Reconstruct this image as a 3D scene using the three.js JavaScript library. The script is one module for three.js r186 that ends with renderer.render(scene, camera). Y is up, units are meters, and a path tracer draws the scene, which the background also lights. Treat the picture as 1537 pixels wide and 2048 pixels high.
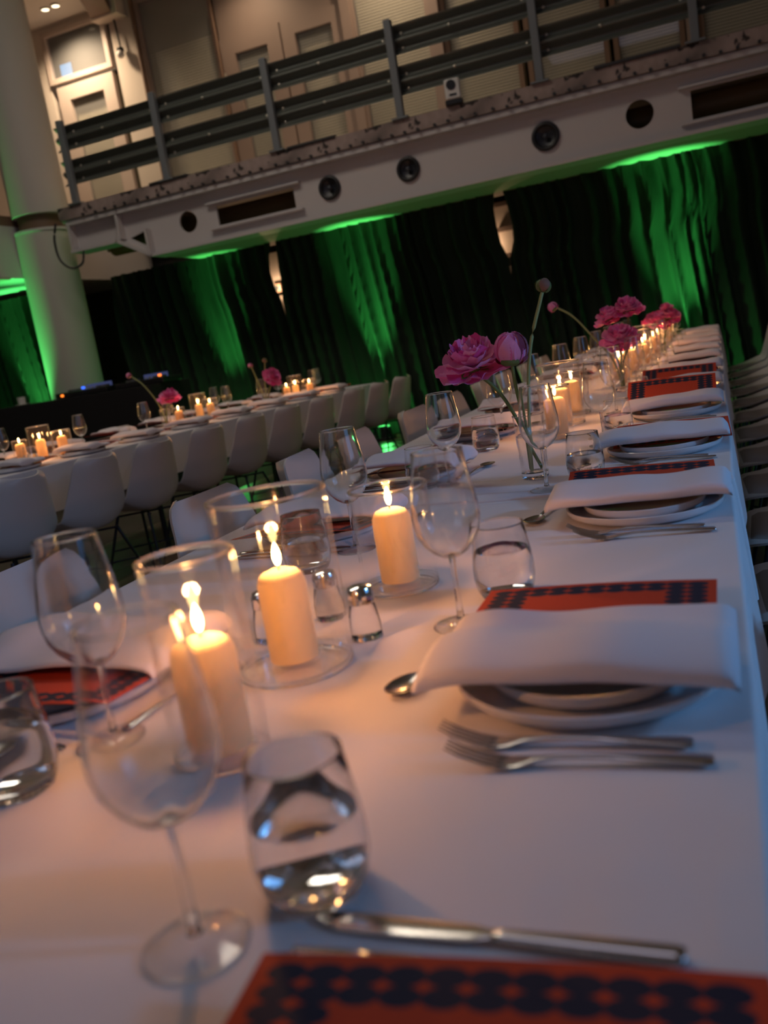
import * as THREE from 'three';
import { mergeGeometries } from 'three/addons/utils/BufferGeometryUtils.js';
import { RoundedBoxGeometry } from 'three/addons/geometries/RoundedBoxGeometry.js';
import { RectAreaLightUniformsLib } from 'three/addons/lights/RectAreaLightUniformsLib.js';
RectAreaLightUniformsLib.init();

// ------------------------------------------------------------------ camera, light, exposure
const scene = new THREE.Scene();
scene.background = new THREE.Color(0x05070c);
const renderer = new THREE.WebGLRenderer({ antialias: true });
renderer.toneMapping = THREE.LinearToneMapping;
renderer.toneMappingExposure = 1.0;
renderer.shadowMap.enabled = true;

const FOCAL = 1780;                                            // pixels, of a 1537 x 2048 frame
const camera = new THREE.PerspectiveCamera(2 * Math.atan(1024 / FOCAL) * 180 / Math.PI, 1537 / 2048, 0.05, 60);
camera.position.set(0, 1.11, 0);
camera.up.set(0.08172047, 0.96967144, -0.23034553);
camera.lookAt(-0.36758224, 1.11 - 0.18550149, -0.91130264);
camera.focus = 2.02;
camera.userData.fStop = 3.9;

function rectLight(color, intensity, w, h, at, to) {
  const l = new THREE.RectAreaLight(color, intensity, w, h);
  l.position.set(...at); l.lookAt(...to); scene.add(l); return l;
}
const rgb = (r, g, b) => new THREE.Color().setRGB(r, g, b);
const COOL = rgb(0.82, 0.75, 1.0), BLUE = rgb(0.16, 0.45, 1.0), WARM = rgb(1.0, 0.74, 0.48), GREEN = rgb(0.10, 1.0, 0.19);
const CANDLE = rgb(1.0, 0.38, 0.125);
const L_UNSEEN_CEIL = 0.92, L_HALL = 4.6, L_UNSEEN_WINDOW = 1.4, L_FRONT = 0.7, L_UNSEEN_STAGE = 17, L_GALLERY = 15, L_GREEN = 50, L_CANDLE = 0.080;
rectLight(COOL, L_UNSEEN_CEIL, 3.0, 1.2, [-1.6, 6.72, -1.6], [-1.6, 0, -1.6]);  // out of view overhead, placed for the cool light on the near tables
rectLight(rgb(1.0, 0.88, 0.74), L_HALL, 3.0, 1.2, [-4.4, 6.72, -5.6], [-4.4, 0, -5.6]);  // out of view overhead, placed for the warm light towards the back
rectLight(BLUE, L_UNSEEN_WINDOW, 2.2, 2.0, [3.94, 2.4, -0.9], [0, 0.9, -0.9]);      // unseen side window, placed for the blue light from the right
rectLight(rgb(0.55, 0.68, 1.0), L_FRONT, 2.6, 1.6, [-2.4, 2.6, 2.94], [-2.4, 1.2, -4]);   // unseen window behind the camera, placed for bluish light from the front

{ // unseen blue stage spot, placed to light the right edge of the long table
  const l = new THREE.SpotLight(rgb(0.16, 0.48, 1.0), L_UNSEEN_STAGE, 0, 0.42, 1, 2);
  l.position.set(3.55, 2.2, -1.3); l.target.position.set(0.1, 0.75, -1.5); l.castShadow = true; l.shadow.radius = 6; scene.add(l, l.target);
}

// ------------------------------------------------------------------ helpers
let seed = 12345;
const rnd = () => { seed = (seed + 0x6D2B79F5) | 0; let t = Math.imul(seed ^ (seed >>> 15), 1 | seed); t = (t + Math.imul(t ^ (t >>> 7), 61 | t)) ^ t; return ((t ^ (t >>> 14)) >>> 0) / 4294967296; };
const rr = (a, b) => a + (b - a) * rnd();
const clamp = THREE.MathUtils.clamp, lerp = THREE.MathUtils.lerp, sstep = THREE.MathUtils.smoothstep;
const used = new Map();
function numbered(name) { const n = used.get(name) || 0; used.set(name, n + 1); return n ? name + '_' + String(n).padStart(3, '0') : name; }
function shadows(o) { o.castShadow = o.receiveShadow = true; return o; }
function tag(o, label, category, group, kind) {
  if (label) o.userData.label = label; if (category) o.userData.category = category;
  if (group) o.userData.group = group; if (kind) o.userData.kind = kind; return o;
}
function thing(name, label, category, pos = [0, 0, 0], turn = 0, group) {
  const o = new THREE.Group(); o.name = numbered(name); o.position.set(...pos); o.rotation.y = turn; scene.add(o);
  return tag(o, label, category, group);
}
function part(name, geo, mat, parent, label) {
  const m = shadows(new THREE.Mesh(geo, mat)); m.name = name; parent.add(m); if (label) m.userData.label = label; return m;
}
function single(name, label, category, geo, mat, pos = [0, 0, 0], turn = 0, group) {
  const m = shadows(new THREE.Mesh(geo, mat)); m.name = numbered(name); m.position.set(...pos); m.rotation.y = turn; scene.add(m);
  return tag(m, label, category, group);
}
function struct(name, geo, mat, pos = [0, 0, 0]) {
  const m = shadows(new THREE.Mesh(geo, mat)); m.name = numbered(name); m.position.set(...pos); m.userData.kind = 'structure'; scene.add(m); return m;
}
function copy(src, pos, turn, label, group) {
  const c = src.clone(); c.name = numbered(src.name.replace(/_\d{3}$/, '')); c.position.set(...pos); c.rotation.set(0, turn, 0);
  c.userData = { ...src.userData }; if (label) c.userData.label = label; if (group) c.userData.group = group; scene.add(c); return c;
}
const box = (w, h, d, x = 0, y = 0, z = 0) => new THREE.BoxGeometry(w, h, d).translate(x, y, z);
const rbox = (w, h, d, r, x = 0, y = 0, z = 0) => new RoundedBoxGeometry(w, h, d, 2, r).translate(x, y, z);
function geoFrom(pos, idx, uv, nor) {
  const g = new THREE.BufferGeometry();
  g.setAttribute('position', new THREE.Float32BufferAttribute(pos, 3));
  if (uv) g.setAttribute('uv', new THREE.Float32BufferAttribute(uv, 2));
  g.setIndex(idx);
  if (nor) g.setAttribute('normal', new THREE.Float32BufferAttribute(nor, 3)); else g.computeVertexNormals();
  return g;
}
// surface of revolution; the profile runs from the bottom up the outside (and back down the inside); corners over 35 degrees stay sharp
function lathe(pts, seg = 32) {
  const n = pts.length, T = [];
  for (let i = 0; i < n - 1; i++) { const dx = pts[i + 1][0] - pts[i][0], dy = pts[i + 1][1] - pts[i][1], l = Math.hypot(dx, dy) || 1; T.push([dy / l, -dx / l]); }
  const rings = [];
  for (let i = 0; i < n; i++) {
    const a = T[i - 1], b = T[i];
    if (a && b && a[0] * b[0] + a[1] * b[1] > 0.82) { const s = [a[0] + b[0], a[1] + b[1]], l = Math.hypot(...s); rings.push([pts[i], [s[0] / l, s[1] / l], true]); }
    else { if (a) rings.push([pts[i], a, !b]); if (b) rings.push([pts[i], b, true]); if (a && b) rings[rings.length - 2][2] = false; }
  }
  const pos = [], nor = [], uv = [], idx = [];
  rings.forEach(([p, m], i) => { for (let j = 0; j <= seg; j++) { const f = j / seg * Math.PI * 2, c = Math.cos(f), s = Math.sin(f); pos.push(p[0] * c, p[1], p[0] * s); nor.push(m[0] * c, m[1], m[0] * s); uv.push(j / seg, i / rings.length); } });
  for (let i = 0; i < rings.length - 1; i++) {
    if (!rings[i][2]) continue;
    for (let j = 0; j < seg; j++) { const a = i * (seg + 1) + j, b = a + seg + 1; if (rings[i][0][0] > 1e-6 || rings[i + 1][0][0] > 1e-6) { if (rings[i + 1][0][0] > 1e-6) idx.push(a, b, b + 1); if (rings[i][0][0] > 1e-6) idx.push(a, b + 1, a + 1); } }
  }
  return geoFrom(pos, idx, uv, nor);
}
// tube with elliptical sections along points [x, y, z, halfWidth, halfThickness]; width axis lies in the horizontal plane
function loft(pts, seg = 10) {
  const pos = [], idx = [], n = pts.length, T = new THREE.Vector3(), S = new THREE.Vector3(), U = new THREE.Vector3();
  for (let i = 0; i < n; i++) {
    const a = pts[Math.max(0, i - 1)], b = pts[Math.min(n - 1, i + 1)];
    T.set(b[0] - a[0], b[1] - a[1], b[2] - a[2]).normalize();
    S.crossVectors(T, Math.abs(T.y) > 0.95 ? new THREE.Vector3(1, 0, 0) : new THREE.Vector3(0, 1, 0)).normalize(); U.crossVectors(S, T);
    for (let j = 0; j < seg; j++) { const f = j / seg * Math.PI * 2, c = Math.cos(f) * pts[i][3], s = Math.sin(f) * pts[i][4]; pos.push(pts[i][0] + S.x * c + U.x * s, pts[i][1] + S.y * c + U.y * s, pts[i][2] + S.z * c + U.z * s); }
  }
  for (let i = 0; i < n - 1; i++) for (let j = 0; j < seg; j++) { const a = i * seg + j, b = i * seg + (j + 1) % seg; idx.push(a, b, b + seg, a, b + seg, a + seg); }
  for (const e of [0, n - 1]) { const k = pos.length / 3; pos.push(pts[e][0], pts[e][1], pts[e][2]); for (let j = 0; j < seg; j++) { const a = e * seg + j, b = e * seg + (j + 1) % seg; e ? idx.push(k, a, b) : idx.push(k, b, a); } }
  return geoFrom(pos, idx);
}
const tube = (pts, r, seg = 8, n = 16) => { const c = new THREE.CatmullRomCurve3(pts.map((p) => new THREE.Vector3(...p))); const q = c.getPoints(n); return loft(q.map((p) => [p.x, p.y, p.z, r, r]), seg); };
const rod = (a, b, r, seg = 8, r2 = r) => loft([[...a, r, r], [...b, r2, r2]], seg);
function grid(nu, nv, f, closedU = false) {                     // f(u 0..1, v 0..1) -> [x, y, z]
  const pos = [], idx = [], uv = [];
  for (let j = 0; j <= nv; j++) for (let i = 0; i <= nu; i++) { pos.push(...f(i / nu, j / nv)); uv.push(i / nu, j / nv); }
  for (let j = 0; j < nv; j++) for (let i = 0; i < nu; i++) { const a = j * (nu + 1) + i, b = a + nu + 1; idx.push(a, a + 1, b + 1, a, b + 1, b); }
  const g = geoFrom(pos, idx, uv);
  return g;
}
function merge(list) { return mergeGeometries(list.map((g) => { const h = g.index ? g : g; for (const k of Object.keys(h.attributes)) if (!['position', 'normal'].includes(k)) h.deleteAttribute(k); return h; })); }
function canvasTex(w, h, draw, srgb = true) {
  const c = document.createElement('canvas'); c.width = w; c.height = h; draw(c.getContext('2d'), w, h);
  const t = new THREE.CanvasTexture(c); if (srgb) t.colorSpace = THREE.SRGBColorSpace; t.wrapS = t.wrapT = THREE.RepeatWrapping; return t;
}
function noiseTex(n, f, srgb) {
  const d = new Uint8Array(n * n * 4);
  for (let y = 0; y < n; y++) for (let x = 0; x < n; x++) { const v = f(x / n, y / n), k = (y * n + x) * 4; const a = Array.isArray(v) ? v : [v, v, v]; d[k] = a[0] * 255; d[k + 1] = a[1] * 255; d[k + 2] = a[2] * 255; d[k + 3] = 255; }
  const t = new THREE.DataTexture(d, n, n); t.wrapS = t.wrapT = THREE.RepeatWrapping; t.magFilter = THREE.LinearFilter; t.minFilter = THREE.LinearFilter; if (srgb) t.colorSpace = THREE.SRGBColorSpace; t.needsUpdate = true; return t;
}
const hash = (x, y) => { const s = Math.sin(x * 127.1 + y * 311.7) * 43758.5453; return s - Math.floor(s); };
function vnoise(x, y, p) { const xi = Math.floor(x), yi = Math.floor(y), u = x - xi, v = y - yi, s = u * u * (3 - 2 * u), t = v * v * (3 - 2 * v), m = (k) => ((k % p) + p) % p; return lerp(lerp(hash(m(xi), m(yi)), hash(m(xi + 1), m(yi)), s), lerp(hash(m(xi), m(yi + 1)), hash(m(xi + 1), m(yi + 1)), s), t); }
const fbm = (x, y, p) => 0.55 * vnoise(x * p, y * p, p) + 0.28 * vnoise(x * p * 2, y * p * 2, p * 2) + 0.17 * vnoise(x * p * 4, y * p * 4, p * 4);

// ------------------------------------------------------------------ materials
const std = (c, rough = 0.7, o = {}) => new THREE.MeshStandardMaterial({ color: c, roughness: rough, ...o });
const phys = (o) => new THREE.MeshPhysicalMaterial(o);
const clothBump = noiseTex(512, (x, y) => clamp(0.5 + 0.5 * Math.sin((x + y * 0.8 + 0.25 * fbm(x, y, 4)) * Math.PI * 2 * 2) * (fbm(y, x, 3) - 0.2) + 0.3 * (fbm(x, y, 8) - 0.5), 0, 1));
const M = {
  cloth: std(rgb(0.72, 0.70, 0.72), 0.9, { bumpMap: clothBump, bumpScale: 0.012 }),
  linen: std(rgb(0.74, 0.70, 0.74), 0.92, { side: THREE.DoubleSide }),
  china: phys({ color: rgb(0.72, 0.72, 0.74), roughness: 0.22, clearcoat: 0.4, clearcoatRoughness: 0.08 }),
  steel: std(rgb(0.62, 0.60, 0.57), 0.2, { metalness: 1 }),
  chrome: std(rgb(0.7, 0.7, 0.7), 0.1, { metalness: 1 }),
  pane: phys({ color: 0xffffff, roughness: 0.05, transmission: 1, thickness: 0, ior: 1.5, side: THREE.DoubleSide }),
  glass: phys({ color: 0xffffff, roughness: 0.03, transmission: 1, thickness: 0.01, ior: 1.5 }),
  rimGlass: phys({ color: 0xffffff, roughness: 0.18, transmission: 1, thickness: 0.01, ior: 1.5 }),
  water: phys({ color: 0xffffff, roughness: 0.0, transmission: 1, thickness: 0.05, ior: 1.33 }),
  wax: phys({ color: rgb(0.92, 0.70, 0.38), roughness: 1, transmission: 0.36, thickness: 0, side: THREE.DoubleSide }),
  wick: std(rgb(0.02, 0.015, 0.01), 1),
  flame: new THREE.MeshStandardMaterial({ color: 0x000000, emissive: rgb(1.0, 0.62, 0.22), emissiveIntensity: 26, roughness: 1 }),
  shell: std(rgb(0.60, 0.57, 0.54), 0.42, { side: THREE.DoubleSide }),
  pad: std(rgb(0.30, 0.27, 0.235), 0.9, { side: THREE.DoubleSide }),
  wire: std(rgb(0.05, 0.055, 0.07), 0.35, { metalness: 0.7 }),
  stem: std(rgb(0.14, 0.20, 0.05), 0.6), stemPale: std(rgb(0.30, 0.36, 0.14), 0.6),
  sepal: phys({ color: rgb(0.11, 0.16, 0.04), roughness: 0.7, side: THREE.DoubleSide }),
  velvet: phys({ color: rgb(0.011, 0.024, 0.012), roughness: 0.9, sheen: 0.6, sheenColor: rgb(0.35, 0.45, 0.35), sheenRoughness: 0.35, side: THREE.DoubleSide }),
  blackCloth: std(rgb(0.008, 0.008, 0.009), 0.95),
  blackPlastic: std(rgb(0.012, 0.012, 0.014), 0.4),
  rail: std(rgb(0.125, 0.135, 0.118), 0.40, { metalness: 0.3 }),
  post: std(rgb(0.16, 0.175, 0.19), 0.6),
  paintSteel: std(rgb(0.55, 0.52, 0.52), 0.6),
  column: std(rgb(0.52, 0.49, 0.45), 0.65),
  wall: std(rgb(0.62, 0.54, 0.47), 0.85),
  wallDark: std(rgb(0.06, 0.055, 0.05), 0.9),
  ceilPaint: std(rgb(0.6, 0.55, 0.5), 0.9),
  woodPale: std(rgb(0.50, 0.41, 0.36), 0.55),
  woodFrame: std(rgb(0.27, 0.20, 0.17), 0.55),
  woodDark: std(rgb(0.17, 0.10, 0.065), 0.6),
  soffit: std(rgb(0.40, 0.37, 0.31), 0.8),
  blind: std(rgb(0.75, 0.68, 0.50), 0.7),
  darkPane: phys({ color: rgb(0.85, 0.85, 0.85), roughness: 0.02, transmission: 0.9, thickness: 0, ior: 1.5, specularIntensity: 0.3, side: THREE.DoubleSide }),
  boltDark: std(rgb(0.03, 0.028, 0.03), 0.5),
  boltLight: std(rgb(0.65, 0.6, 0.5), 0.3, { metalness: 0.8 }),
  white: std(rgb(0.7, 0.68, 0.65), 0.5),
};
const petalMat = (r, g, b) => phys({ color: rgb(r, g, b), roughness: 0.75, transmission: 0.35, thickness: 0, side: THREE.DoubleSide, sheen: 0.3, sheenColor: rgb(0.8, 0.4, 0.7) });
const P = { deep: petalMat(0.80, 0.08, 0.38), mid: petalMat(0.92, 0.21, 0.54), pale: petalMat(0.96, 0.40, 0.70), streak: petalMat(0.30, 0.01, 0.06) };
const concrete = noiseTex(256, (x, y) => { const v = 0.50 + 0.30 * (fbm(x, y, 6) - 0.5) - 0.35 * sstep(fbm(y, x, 16), 0.62, 0.75); return [v * 1.10, v * 0.98, v * 0.94]; }, true);
concrete.repeat.set(1, 1);
M.slabEdge = std(0xffffff, 0.9, { map: concrete });

const ORD = ['nearest', 'second', 'third', 'fourth', 'fifth', 'sixth', 'seventh', 'eighth', 'ninth', 'tenth', 'eleventh', 'twelfth', 'thirteenth', 'fourteenth', 'fifteenth', 'sixteenth'];

// ------------------------------------------------------------------ the hall
{
  const sub = struct('floor', box(16, 0.06, 16, -3.5, -0.045, -4.5), std(rgb(0.05, 0.035, 0.025), 0.8));
  const woods = [[0.24, 0.165, 0.11], [0.20, 0.135, 0.09], [0.28, 0.19, 0.13], [0.17, 0.115, 0.075]].map((c) => {
    const t = noiseTex(128, (x, y) => { const v = 0.62 + 0.38 * fbm(x * 0.25, y, 8); return [v, v, v]; }, false);
    return std(rgb(...c), 0.38, { map: t });
  });
  const plank = rbox(0.176, 0.016, 1.996, 0.002);
  for (let i = 0; i < 30; i++) for (let j = 0; j < 6; j++) {
    const p = part('plank', plank, woods[Math.floor(rnd() * 4)], sub); p.position.set(-4.2 + i * 0.18, -0.008, -9.4 + j * 2 + (i % 3) * 0.6);
  }
}
struct('wall_left', box(0.2, 7, 16, -11.1, 3.5, -4.5), M.wall);
{ // right wall with the opening of an unseen window
  const w = struct('wall_right', merge([box(0.2, 7, 10.4, 4.1, 3.5, -7.3), box(0.2, 7, 2.9, 4.1, 3.5, 1.65), box(0.2, 1.3, 2.5, 4.1, 0.65, -0.95), box(0.2, 3.5, 2.5, 4.1, 5.25, -0.95)]), M.wall);
  const f = struct('unseen_window_1', merge([box(0.1, 0.08, 2.3, 4.06, 1.34, -0.95), box(0.1, 0.08, 2.3, 4.06, 3.46, -0.95), box(0.1, 2.2, 0.08, 4.06, 2.4, -2.06), box(0.1, 2.2, 0.08, 4.06, 2.4, 0.16), box(0.1, 2.2, 0.05, 4.06, 2.4, -0.95)]), M.woodDark);
}
{
  struct('wall_front', merge([box(7.0, 7, 0.2, -7.3, 3.5, 3.1), box(5.2, 7, 0.2, 1.5, 3.5, 3.1), box(2.8, 1.7, 0.2, -2.4, 0.85, 3.1), box(2.8, 3.5, 0.2, -2.4, 5.25, 3.1)]), M.wall);
  struct('unseen_window_2', merge([box(2.8, 0.08, 0.1, -2.4, 1.74, 3.06), box(2.8, 0.08, 0.1, -2.4, 3.46, 3.06), box(0.08, 1.8, 0.1, -3.76, 2.6, 3.06), box(0.08, 1.8, 0.1, -1.04, 2.6, 3.06), box(0.06, 1.8, 0.1, -2.4, 2.6, 3.06)]), M.woodDark);  // unseen window behind the camera, frame for the bluish front light
}
struct('ceiling', box(16, 0.2, 12.2, -3.5, 6.9, -2.9), M.ceilPaint);
for (const [x, z, c, w] of [[-1.6, -1.6, COOL, 'cool'], [-4.4, -5.6, rgb(1, 0.88, 0.74), 'warm']]) {
  const t = thing('unseen_ceiling_light', `${w} white flat panel light, unseen on the hall ceiling above the tables`, 'light', [x, 6.8, z]);  // both panels are out of view, placed to light the hall from above
  part('frame', merge([box(3.2, 0.06, 0.08, 0, -0.03, 0.64), box(3.2, 0.06, 0.08, 0, -0.03, -0.64), box(0.08, 0.06, 1.2, 1.56, -0.03, 0), box(0.08, 0.06, 1.2, -1.56, -0.03, 0)]), M.white, t);
  part('diffuser', box(3.04, 0.02, 1.2, 0, -0.04, 0), new THREE.MeshStandardMaterial({ color: 0x111111, emissive: c, emissiveIntensity: w === 'cool' ? L_UNSEEN_CEIL * 0.5 : L_HALL * 0.5 }), t);
}

{
  const t = thing('unseen_stage_light', 'unseen blue stage spotlight on the side wall, lighting the long table edge', 'stage light', [3.68, 2.26, -1.3], Math.PI / 2);
  part('housing', new THREE.CylinderGeometry(0.11, 0.13, 0.22, 24).rotateX(Math.PI / 2 + 0.4), M.blackPlastic, t);
  part('bracket', merge([box(0.03, 0.03, 0.42, 0, 0.1, 0.2), box(0.2, 0.2, 0.02, 0, 0.1, 0.31)]), M.blackPlastic, t);
  part('lens', new THREE.CylinderGeometry(0.1, 0.1, 0.012, 24).rotateX(Math.PI / 2 + 0.4).translate(0, -0.05, -0.105), new THREE.MeshStandardMaterial({ color: 0, emissive: rgb(0.2, 0.45, 1), emissiveIntensity: 2 }), t);
}

// gallery: floor slab, girder, guardrail
const GZ = -9.0;
{
  const slab = struct('balcony', box(9.0, 0.16, 3.4, -2.55, 3.13, GZ - 1.7), M.ceilPaint);
  const ed = new THREE.BoxGeometry(9.0, 0.14, 0.05).translate(-2.55, 3.14, GZ + 0.02);
  { const u = ed.attributes.uv; for (let i = 0; i < u.count; i++) u.setXY(i, u.getX(i) * 9, u.getY(i) * 0.14); }
  part('edge_trim', ed, M.slabEdge, slab, 'mottled pinkish concrete edge');
  const boltG = new THREE.CylinderGeometry(0.016, 0.016, 0.03, 8).rotateX(Math.PI / 2);
  for (let x = -6.7, k = 0; x < 1.9; x += 0.125 + (k++ % 4 ? 0.012 : 0.05)) part('bolt', boltG, M.boltDark, slab).position.set(x, 3.085 + rr(-0.006, 0.006), GZ + 0.055);
  for (const [x, w] of [[-5.5, 0.5], [-3.75, 0.55], [-0.5, 0.75]]) part('edge_plate', rbox(w, 0.03, 0.09, 0.008), M.boltDark, slab, 'dark flat strip on the edge').position.set(x, 3.215, GZ + 0.02);
  part('soffit', box(7.95, 0.04, 1.15, -1.97, 2.5, GZ - 0.72), M.soffit, slab); part('soffit', box(1.05, 0.04, 1.15, -6.48, 2.98, GZ - 0.72), M.woodDark, slab);
  for (let k = 0; k < 3; k++) part('pipe', rod([-7.0, 2.86 - k * 0.05, GZ - 0.45 - k * 0.12], [-5.98, 2.86 - k * 0.05, GZ - 0.45 - k * 0.12], 0.022), k % 2 ? M.boltDark : M.woodDark, slab);
}
{
  const g = struct('balcony_beam', box(9.0, 0.05, 0.3, -2.5, 3.035, GZ - 0.13), M.paintSteel);
  const s = new THREE.Shape();
  s.moveTo(-7.0, 3.03); s.lineTo(-7.0, 2.73); s.lineTo(-6.35, 2.73); s.lineTo(-5.93, 2.50); s.lineTo(2.0, 2.50); s.lineTo(2.0, 3.03); s.closePath();
  const hole = (x, y, r) => { const h = new THREE.Path(); h.absarc(x, y, r, 0, Math.PI * 2, true); s.holes.push(h); };
  for (const [x, r] of [[-5.44, 0.115], [-3.68, 0.115], [-2.80, 0.115], [-1.40, 0.125], [-0.53, 0.125]]) hole(x, 2.765, r);
  const rect = (x0, y0, x1, y1) => { const h = new THREE.Path(); h.moveTo(x0, y0); h.lineTo(x0, y1); h.lineTo(x1, y1); h.lineTo(x1, y0); h.closePath(); s.holes.push(h); };
  rect(-5.06, 2.65, -4.10, 2.86); rect(-0.08, 2.61, 1.5, 2.86);
  { const h = new THREE.Path(); h.moveTo(-6.24, 2.735); h.lineTo(-5.98, 2.79); h.lineTo(-5.98, 2.58); h.closePath(); s.holes.push(h); }
  part('web', new THREE.ExtrudeGeometry(s, { depth: 0.03, bevelEnabled: false, curveSegments: 28 }).translate(0, 0, GZ - 0.13), M.paintSteel, g);
  part('bottom_flange', box(7.95, 0.035, 0.30, -1.96, 2.487, GZ - 0.13), M.paintSteel, g);
  part('bottom_flange', box(0.66, 0.035, 0.30, -6.68, 2.72, GZ - 0.13), M.paintSteel, g);
  part('haunch_flange', (() => { const b = box(0.50, 0.035, 0.30); b.rotateZ(-Math.atan2(0.23, 0.42)); return b.translate(-6.14, 2.605, GZ - 0.13); })(), M.paintSteel, g);
  for (const [x, y0, y1] of [[-6.98, 2.72, 3.03], [-6.30, 2.73, 3.03], [-5.95, 2.5, 2.78]]) part('stiffener', box(0.03, y1 - y0, 0.13, x, (y0 + y1) / 2, GZ - 0.05), M.paintSteel, g);
  part('stiffener', box(1.15, 0.02, 0.06, -4.58, 2.89, GZ - 0.07), M.paintSteel, g); part('stiffener', box(1.15, 0.02, 0.06, -4.58, 2.62, GZ - 0.07), M.paintSteel, g);
  part('stiffener', box(1.8, 0.02, 0.06, 0.72, 2.89, GZ - 0.07), M.paintSteel, g); part('stiffener', box(1.8, 0.02, 0.06, 0.72, 2.58, GZ - 0.07), M.paintSteel, g);
  part('duct', (() => new THREE.CylinderGeometry(0.13, 0.13, 8.6, 20).rotateZ(Math.PI / 2).translate(-2.5, 2.78, GZ - 0.55))(), std(rgb(0.16, 0.09, 0.03), 0.5), g);
  const sp = [[-3.68, 'small round black speaker set in the beam, closest to the rectangular cut-out'], [-2.80, 'small round black speaker set in the beam above the paler wine glass, middle of three'], [-1.40, 'small round black speaker set in the beam, beside the open round hole']];
  for (const [x, label] of sp) {
    const r = x > -2 ? 0.125 : 0.115;
    const t = thing('speaker', label, 'speaker', [x, 2.765, GZ - 0.10]);
    part('ring', new THREE.TorusGeometry(r - 0.012, 0.022, 10, 32).translate(0, 0, 0.012), M.blackPlastic, t);
    part('cone', lathe([[0, -0.03], [0.03, -0.028], [r - 0.02, 0.0], [r - 0.02, 0.01]], 28).rotateX(Math.PI / 2), std(rgb(0.02, 0.022, 0.03), 0.35), t);
    part('dust_cap', new THREE.SphereGeometry(0.026, 14, 8).translate(0, 0, 0.012), std(rgb(0.05, 0.055, 0.07), 0.3), t);
  }
}
{
  const t = thing('guardrail', 'dark steel guardrail of two corrugated crash barrier rails along the gallery edge', 'guardrail', [0, 3.21, GZ + 0.02]);
  const X = [-6.78, -5.52, -4.14, -2.76, -1.37, 0.0, 1.38];
  const bolt = new THREE.SphereGeometry(0.016, 10, 6).scale(1, 1, 0.6);
  for (const x of X) {
    const p = part('post', rbox(0.075, 0.92, 0.07, 0.008), M.post, t); p.position.set(x, 0.46, 0);
    part('base_plate', rbox(0.17, 0.02, 0.12, 0.004), M.post, p).position.set(0, -0.45, 0);
  }
  // W profile
  const prof = (y) => 0.036 * Math.cos(y / 0.27 * Math.PI * 4) + 0.004;
  const rail = (x0, x1) => grid(2, 28, (u, v) => { const y = (v - 0.5) * 0.27; return [lerp(x0, x1, u), y, prof(y)]; });
  const solidRail = (x0, x1) => { const a = rail(x0, x1), b = rail(x0, x1); b.translate(0, 0, -0.006); const i = b.index.array; for (let k = 0; k < i.length; k += 3) { const s = i[k]; i[k] = i[k + 1]; i[k + 1] = s; } return merge([a, b]); };
  for (const y of [0.735, 0.362]) for (let i = 0; i < X.length - 1; i++) {
    const r = part('rail', solidRail(X[i] - (i ? 0.02 : 0.13), X[i + 1] + 0.02), M.rail, t); r.position.set(0, y, -0.075);
    for (const [bx, by] of [[X[i] + 0.09, 0.068], [X[i] + 0.09, -0.068], [X[i + 1] - 0.09, 0.03], [(X[i] + X[i + 1]) / 2 - 0.1, 0.0]]) part('bolt', bolt, M.boltLight, r).position.set(bx, by, prof(by) + 0.004);
  }
}
{ // spotlight standing on the slab edge
  const t = thing('spotlight', 'small white spotlight with a black face standing on the gallery edge', 'spotlight', [-2.2, 3.21, GZ + 0.045], 0.15);
  part('base', rbox(0.17, 0.05, 0.09, 0.012, 0, 0.025, 0), M.blackPlastic, t);
  part('housing', rbox(0.15, 0.19, 0.09, 0.02, 0, 0.145, 0), M.white, t);
  part('lens', new THREE.CylinderGeometry(0.045, 0.045, 0.02, 20).rotateX(Math.PI / 2).translate(-0.01, 0.18, 0.045), M.blackPlastic, t);
  part('vent_strip', box(0.07, 0.02, 0.01, 0.0, 0.09, 0.043), M.blackPlastic, t);
}
// gallery back wall
const WZ = -11.8;
{
  const w = struct('wall_back', box(16, 7.2, 0.2, -3.5, 3.6, -12.5), M.wallDark);
  const pier = (x0, x1, y0, y1, m = M.wall, d = 0.3) => part('wall_panel', box(x1 - x0, y1 - y0, d, (x0 + x1) / 2, (y0 + y1) / 2, WZ - d / 2), m, w);
  pier(-10.9, -8.92, 3.2, 6.75); pier(-7.72, -7.28, 3.2, 6.75); pier(-8.92, -7.72, 6.3, 6.75);
  pier(-7.28, 2.6, 6.25, 6.75, M.woodFrame); pier(-6.03, -4.17, 5.45, 6.25, M.woodFrame, 0.15); pier(-7.28, -6.03, 3.2, 3.45, M.woodFrame, 0.15); pier(-4.1, 2.4, 3.2, 3.42, M.woodFrame, 0.15);
}
struct('trim_1', box(12, 0.25, 3.0, -4.2, 6.485, -10.55), M.ceilPaint);
struct('trim_2', (() => { const b = box(0.3, 0.3, 3.2); b.rotateY(0.45); return b.translate(-7.0, 6.30, -10.2); })(), M.woodDark);
function blindGeo(w, h, step = 0.035) { const l = []; for (let y = step; y < h; y += step) { const b = box(w, 0.024, 0.003); b.rotateX(-0.55); l.push(b.translate(0, y, 0)); } return merge(l); }
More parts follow.
